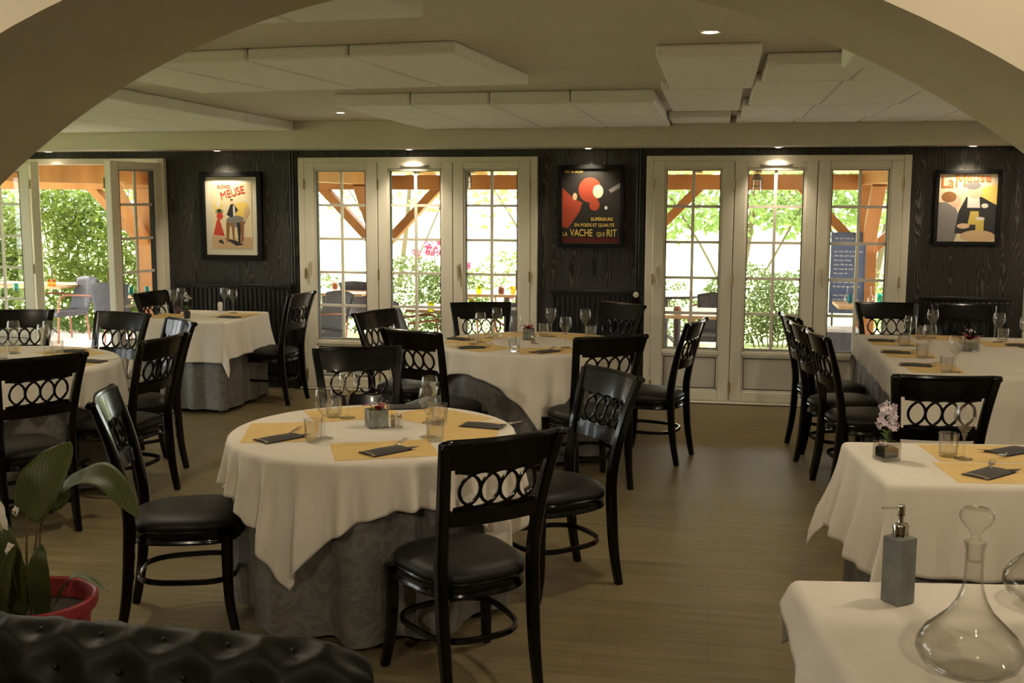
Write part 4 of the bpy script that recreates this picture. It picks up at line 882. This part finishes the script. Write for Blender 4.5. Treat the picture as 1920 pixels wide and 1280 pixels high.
def wicker():
    t = thing('wicker_armchair', 'x', 'chair'); P = []
    for i in range(13):
        x = -.23+.46*i/12; P.append([Vector((x*(1+.08*j/8), -.22-.05*(1-(x/.23)**2)-.16*(j/8), .42+.46*j/8-.03*(x/.23)**2*(j/8))) for j in range(9)])
    MB().grid(P).build('backrest', 'woven', t, solid=.02); MB().box(-.24, .24, -.23, .24, .36, .43).build('seat', 'woven', t, bevel=.02)
    for sx in (-1, 1):
        for sy in (-1, 1): MB().tube([(sx*.21, sy*.2, .40), (sx*.235, sy*.24, .001)], .014, 8).build('leg', 'teak', t)
        MB().tube(smoothpath([(sx*.24, -.27, .62), (sx*.29, 0, .65), (sx*.28, .2, .63), (sx*.235, .22, .42)], 5), .013, 8).build('armrest', 'teak', t)
    return t
w0 = wicker()
def wch(x, y, fx, fy, lb): place(w0, (x, y, ZE), math.atan2(-fx, fy), lb, 'grey wicker chairs on the terrace')
wch(-8.95, 13.65, -.45, -.9, 'grey wicker chair with wooden legs outside the open door, left one'); wch(-7.97, 13.37, -.3, .95, 'grey wicker chair outside the open door beside the swung leaf')
wch(-4.62, 12.0, -.5, -.85, 'dark wicker chair outside the left leaf of the middle door'); wch(-3.2, 11.68, .8, .5, 'wicker chair behind the left lattice chairs, outside the centre leaf'); wch(-2.12, 11.78, -.3, .9, 'wicker chair outside the right leaf of the middle door')
wch(-10.2, 13.1, .2, -1, 'wicker chair seen through the leftmost door leaf'); wch(-3.30, 14.5, .9, -.3, 'blue-grey chair at the far terrace table'); wch(-.10, 13.62, -.95, -.1, 'dark chair beside the round table outside the right door')
wch(-4.75, 14.35, .1, 1, 'dark wicker chair behind the table outside the left leaf'); wch(.02, 12.72, 0, -1, 'terrace chair behind the near table outside the right door')
t = thing('wicker_stool', 'wicker stool with pale seat pad in front of the upside-down glasses', 'stool', (1.42, 13.05, ZE)); MB().box(-.21, .21, -.2, .2, .0, .46).build('body', 'woven', t, bevel=.02); MB().box(-.205, .205, -.195, .195, .46, .50).build('seat_pad', 'cushion', t, bevel=.015)
def ttable(x, y, lx, ly, rz, lb, round_=False, dark=False):
    t = thing('terrace_table', lb, 'table', (x, y, ZE), R(rz))
    if round_: MB().cyl((0, 0, .73), lx/2, .03, 40).build('tabletop', 'darkwood' if dark else 'tabletop_wood', t)
    else: MB().box(-lx/2, lx/2, -ly/2, ly/2, .725, .76).build('tabletop', 'tabletop_wood', t, smooth=False, bevel=.004)
    b = MB(); b.cyl((0, 0, .03), .04, .70, 12); b.build('column', 'darkwood', t)
    for k in range(4):
        a = k*PI/2+.785; MB().sweep(smoothpath([(.03*math.cos(a), .03*math.sin(a), .22), (.2*math.cos(a), .2*math.sin(a), .12), (.33*math.cos(a), .33*math.sin(a), .012)], 4), rect(.03, .022)).build('foot', 'darkwood', t)
ttable(-9.66, 14.0, 1.4, .8, 0, 'terrace table with orange tumblers outside the open door'); ttable(-6.95, 12.9, .7, .8, 0, 'terrace table with blue glasses behind the swung door leaf')
ttable(-5.15, 13.75, 1.3, .8, 0, 'terrace table outside the left leaf of the middle door'); ttable(-2.83, 11.88, 1.1, .75, 0, 'terrace table with yellow tumblers just outside the middle door')
ttable(-2.72, 14.0, 1.35, .75, 0, 'terrace table with an orange tumbler outside the right leaf of the middle door'); ttable(-.66, 14.3, 1.05, .8, 0, 'dark round terrace table outside the left leaf of the right door', True, True)
ttable(-.42, 11.95, 1.4, .95, 0, 'wooden terrace table just outside the left leaf of the right door'); ttable(2.02, 13.28, 1.28, .7, 0, 'wooden terrace table with upside-down glasses below the blackboard')
ZO = ZE+.762
tg = {c: tag(MB().lathe([(.0001,0), (.03,0), (.036,.035), (.034,.075), (.037,.10), (.035,.10), (.031,.008), (.0001,.006)], n=14).build('tumbler', c), 'x', 'glass') for c in ('glass_blue', 'glass_orange', 'glass_yellow')}
for c, u, v, lb in (('glass_orange', 92, 537, 'on the terrace table outside the open door, left one'), ('glass_orange', 100, 537, 'on the terrace table outside the open door, right one'), ('glass_orange', 962, 551, 'on the far terrace table outside the middle door'),
        ('glass_yellow', 898, 551, 'on the far terrace table outside the middle door'), ('glass_yellow', 884, 578, 'just outside the middle door, right one'), ('glass_yellow', 808, 583, 'just outside the middle door, left one'),
        ('glass_blue', 30, 545, 'seen through the leftmost door leaf'), ('glass_blue', 246, 552, 'behind the swung door leaf, left one'), ('glass_blue', 276, 552, 'behind the swung door leaf, right one'), ('glass_blue', 1594, 568, 'left on the table below the blackboard'), ('glass_blue', 1650, 566, 'right on the table below the blackboard')):
    q = at(u, v, ZO); place(tg[c], (q.x, q.y, ZO+.0), 0, {'glass_orange': 'orange', 'glass_yellow': 'yellow', 'glass_blue': 'turquoise'}[c]+' tumbler '+lb, 'coloured tumblers on the terrace')
def goblet(u, v, lb):
    q = at(u, v, ZO); o = place(wine0, (q.x, q.y, ZO+.197), 0, lb, 'upside-down glasses on the terrace tables'); o.rotation_euler[0] = PI; return o
for u, v, lb in ((1588, 565, 'leftmost upturned glass below the blackboard'), (1622, 562, 'middle upturned glass below the blackboard'), (1632, 566, 'upturned glass near the right of the terrace table'), (608, 540, 'upturned glass on the terrace table left of the middle door'), (646, 541, 'second upturned glass on the terrace table left of the middle door'), (1268, 556, 'upturned glass on the dark round terrace table')): goblet(u, v, lb)
for u, v, lb in ((1270, 588, 'small flower jar on the near terrace table outside the right door'), (628, 541, 'small dark red jar on the terrace table outside the middle door'), (940, 550, 'small flower jar on the far terrace table outside the middle door')):
    q = at(u, v, ZO); t = thing('flower_jar', lb, 'jar', (q.x, q.y, ZO+.001)); MB().lathe([(.0001,0), (.035,0), (.045,.03), (.036,.075), (.03,.08), (.0001,.08)], n=16).build('jar', 'teak', t); b = MB(); rr = random.Random(int(u))
    for _ in range(8): petals(b, Vector((rr.uniform(-.03,.03), rr.uniform(-.03,.03), .10+rr.uniform(-.02,.03))), .02, rr)
    b.build('flowers', 'white_petal', t)
# blackboard
t = thing('menu_blackboard', 'blue slate menu board with chalk writing leaning on the pergola post', 'sign', (1.55, 13.70, .42), R(-4)); t.rotation_euler[0] = R(-3); t.scale = (.8, 1, 1.13)
MB().box(-.24, .24, -.012, .012, 0, .84).build('slate', 'slate', t, smooth=False); b = MB()
for (x0, x1, z0, z1) in ((-.255, -.24, -.015, .855), (.24, .255, -.015, .855), (-.24, .24, -.015, 0), (-.24, .24, .84, .855)): b.box(x0, x1, -.018, .014, z0, z1)
b.build('frame', 'slate', t, smooth=False); b = MB(); rr = random.Random(9)
for k in range(15):
    z = .79-k*.047; x = -.2
    if k in (2, 9, 12): continue
    end = rr.uniform(.0, .2)
    while x < end:
        L = rr.uniform(.03, .08); b.tube([(x+L*i/9, -.0135, z+.008*math.sin(i*2.1+k)+.004*rr.uniform(-1,1)) for i in range(10)], .003, 4); x += L+.018
b.build('chalk_writing', 'chalk', t)
b = MB()
for sx in (-.2, .2): b.box(sx-.015, sx+.015, .014, .04, -.55, .6)
b.build('easel_legs', 'darkwood', t, smooth=False)
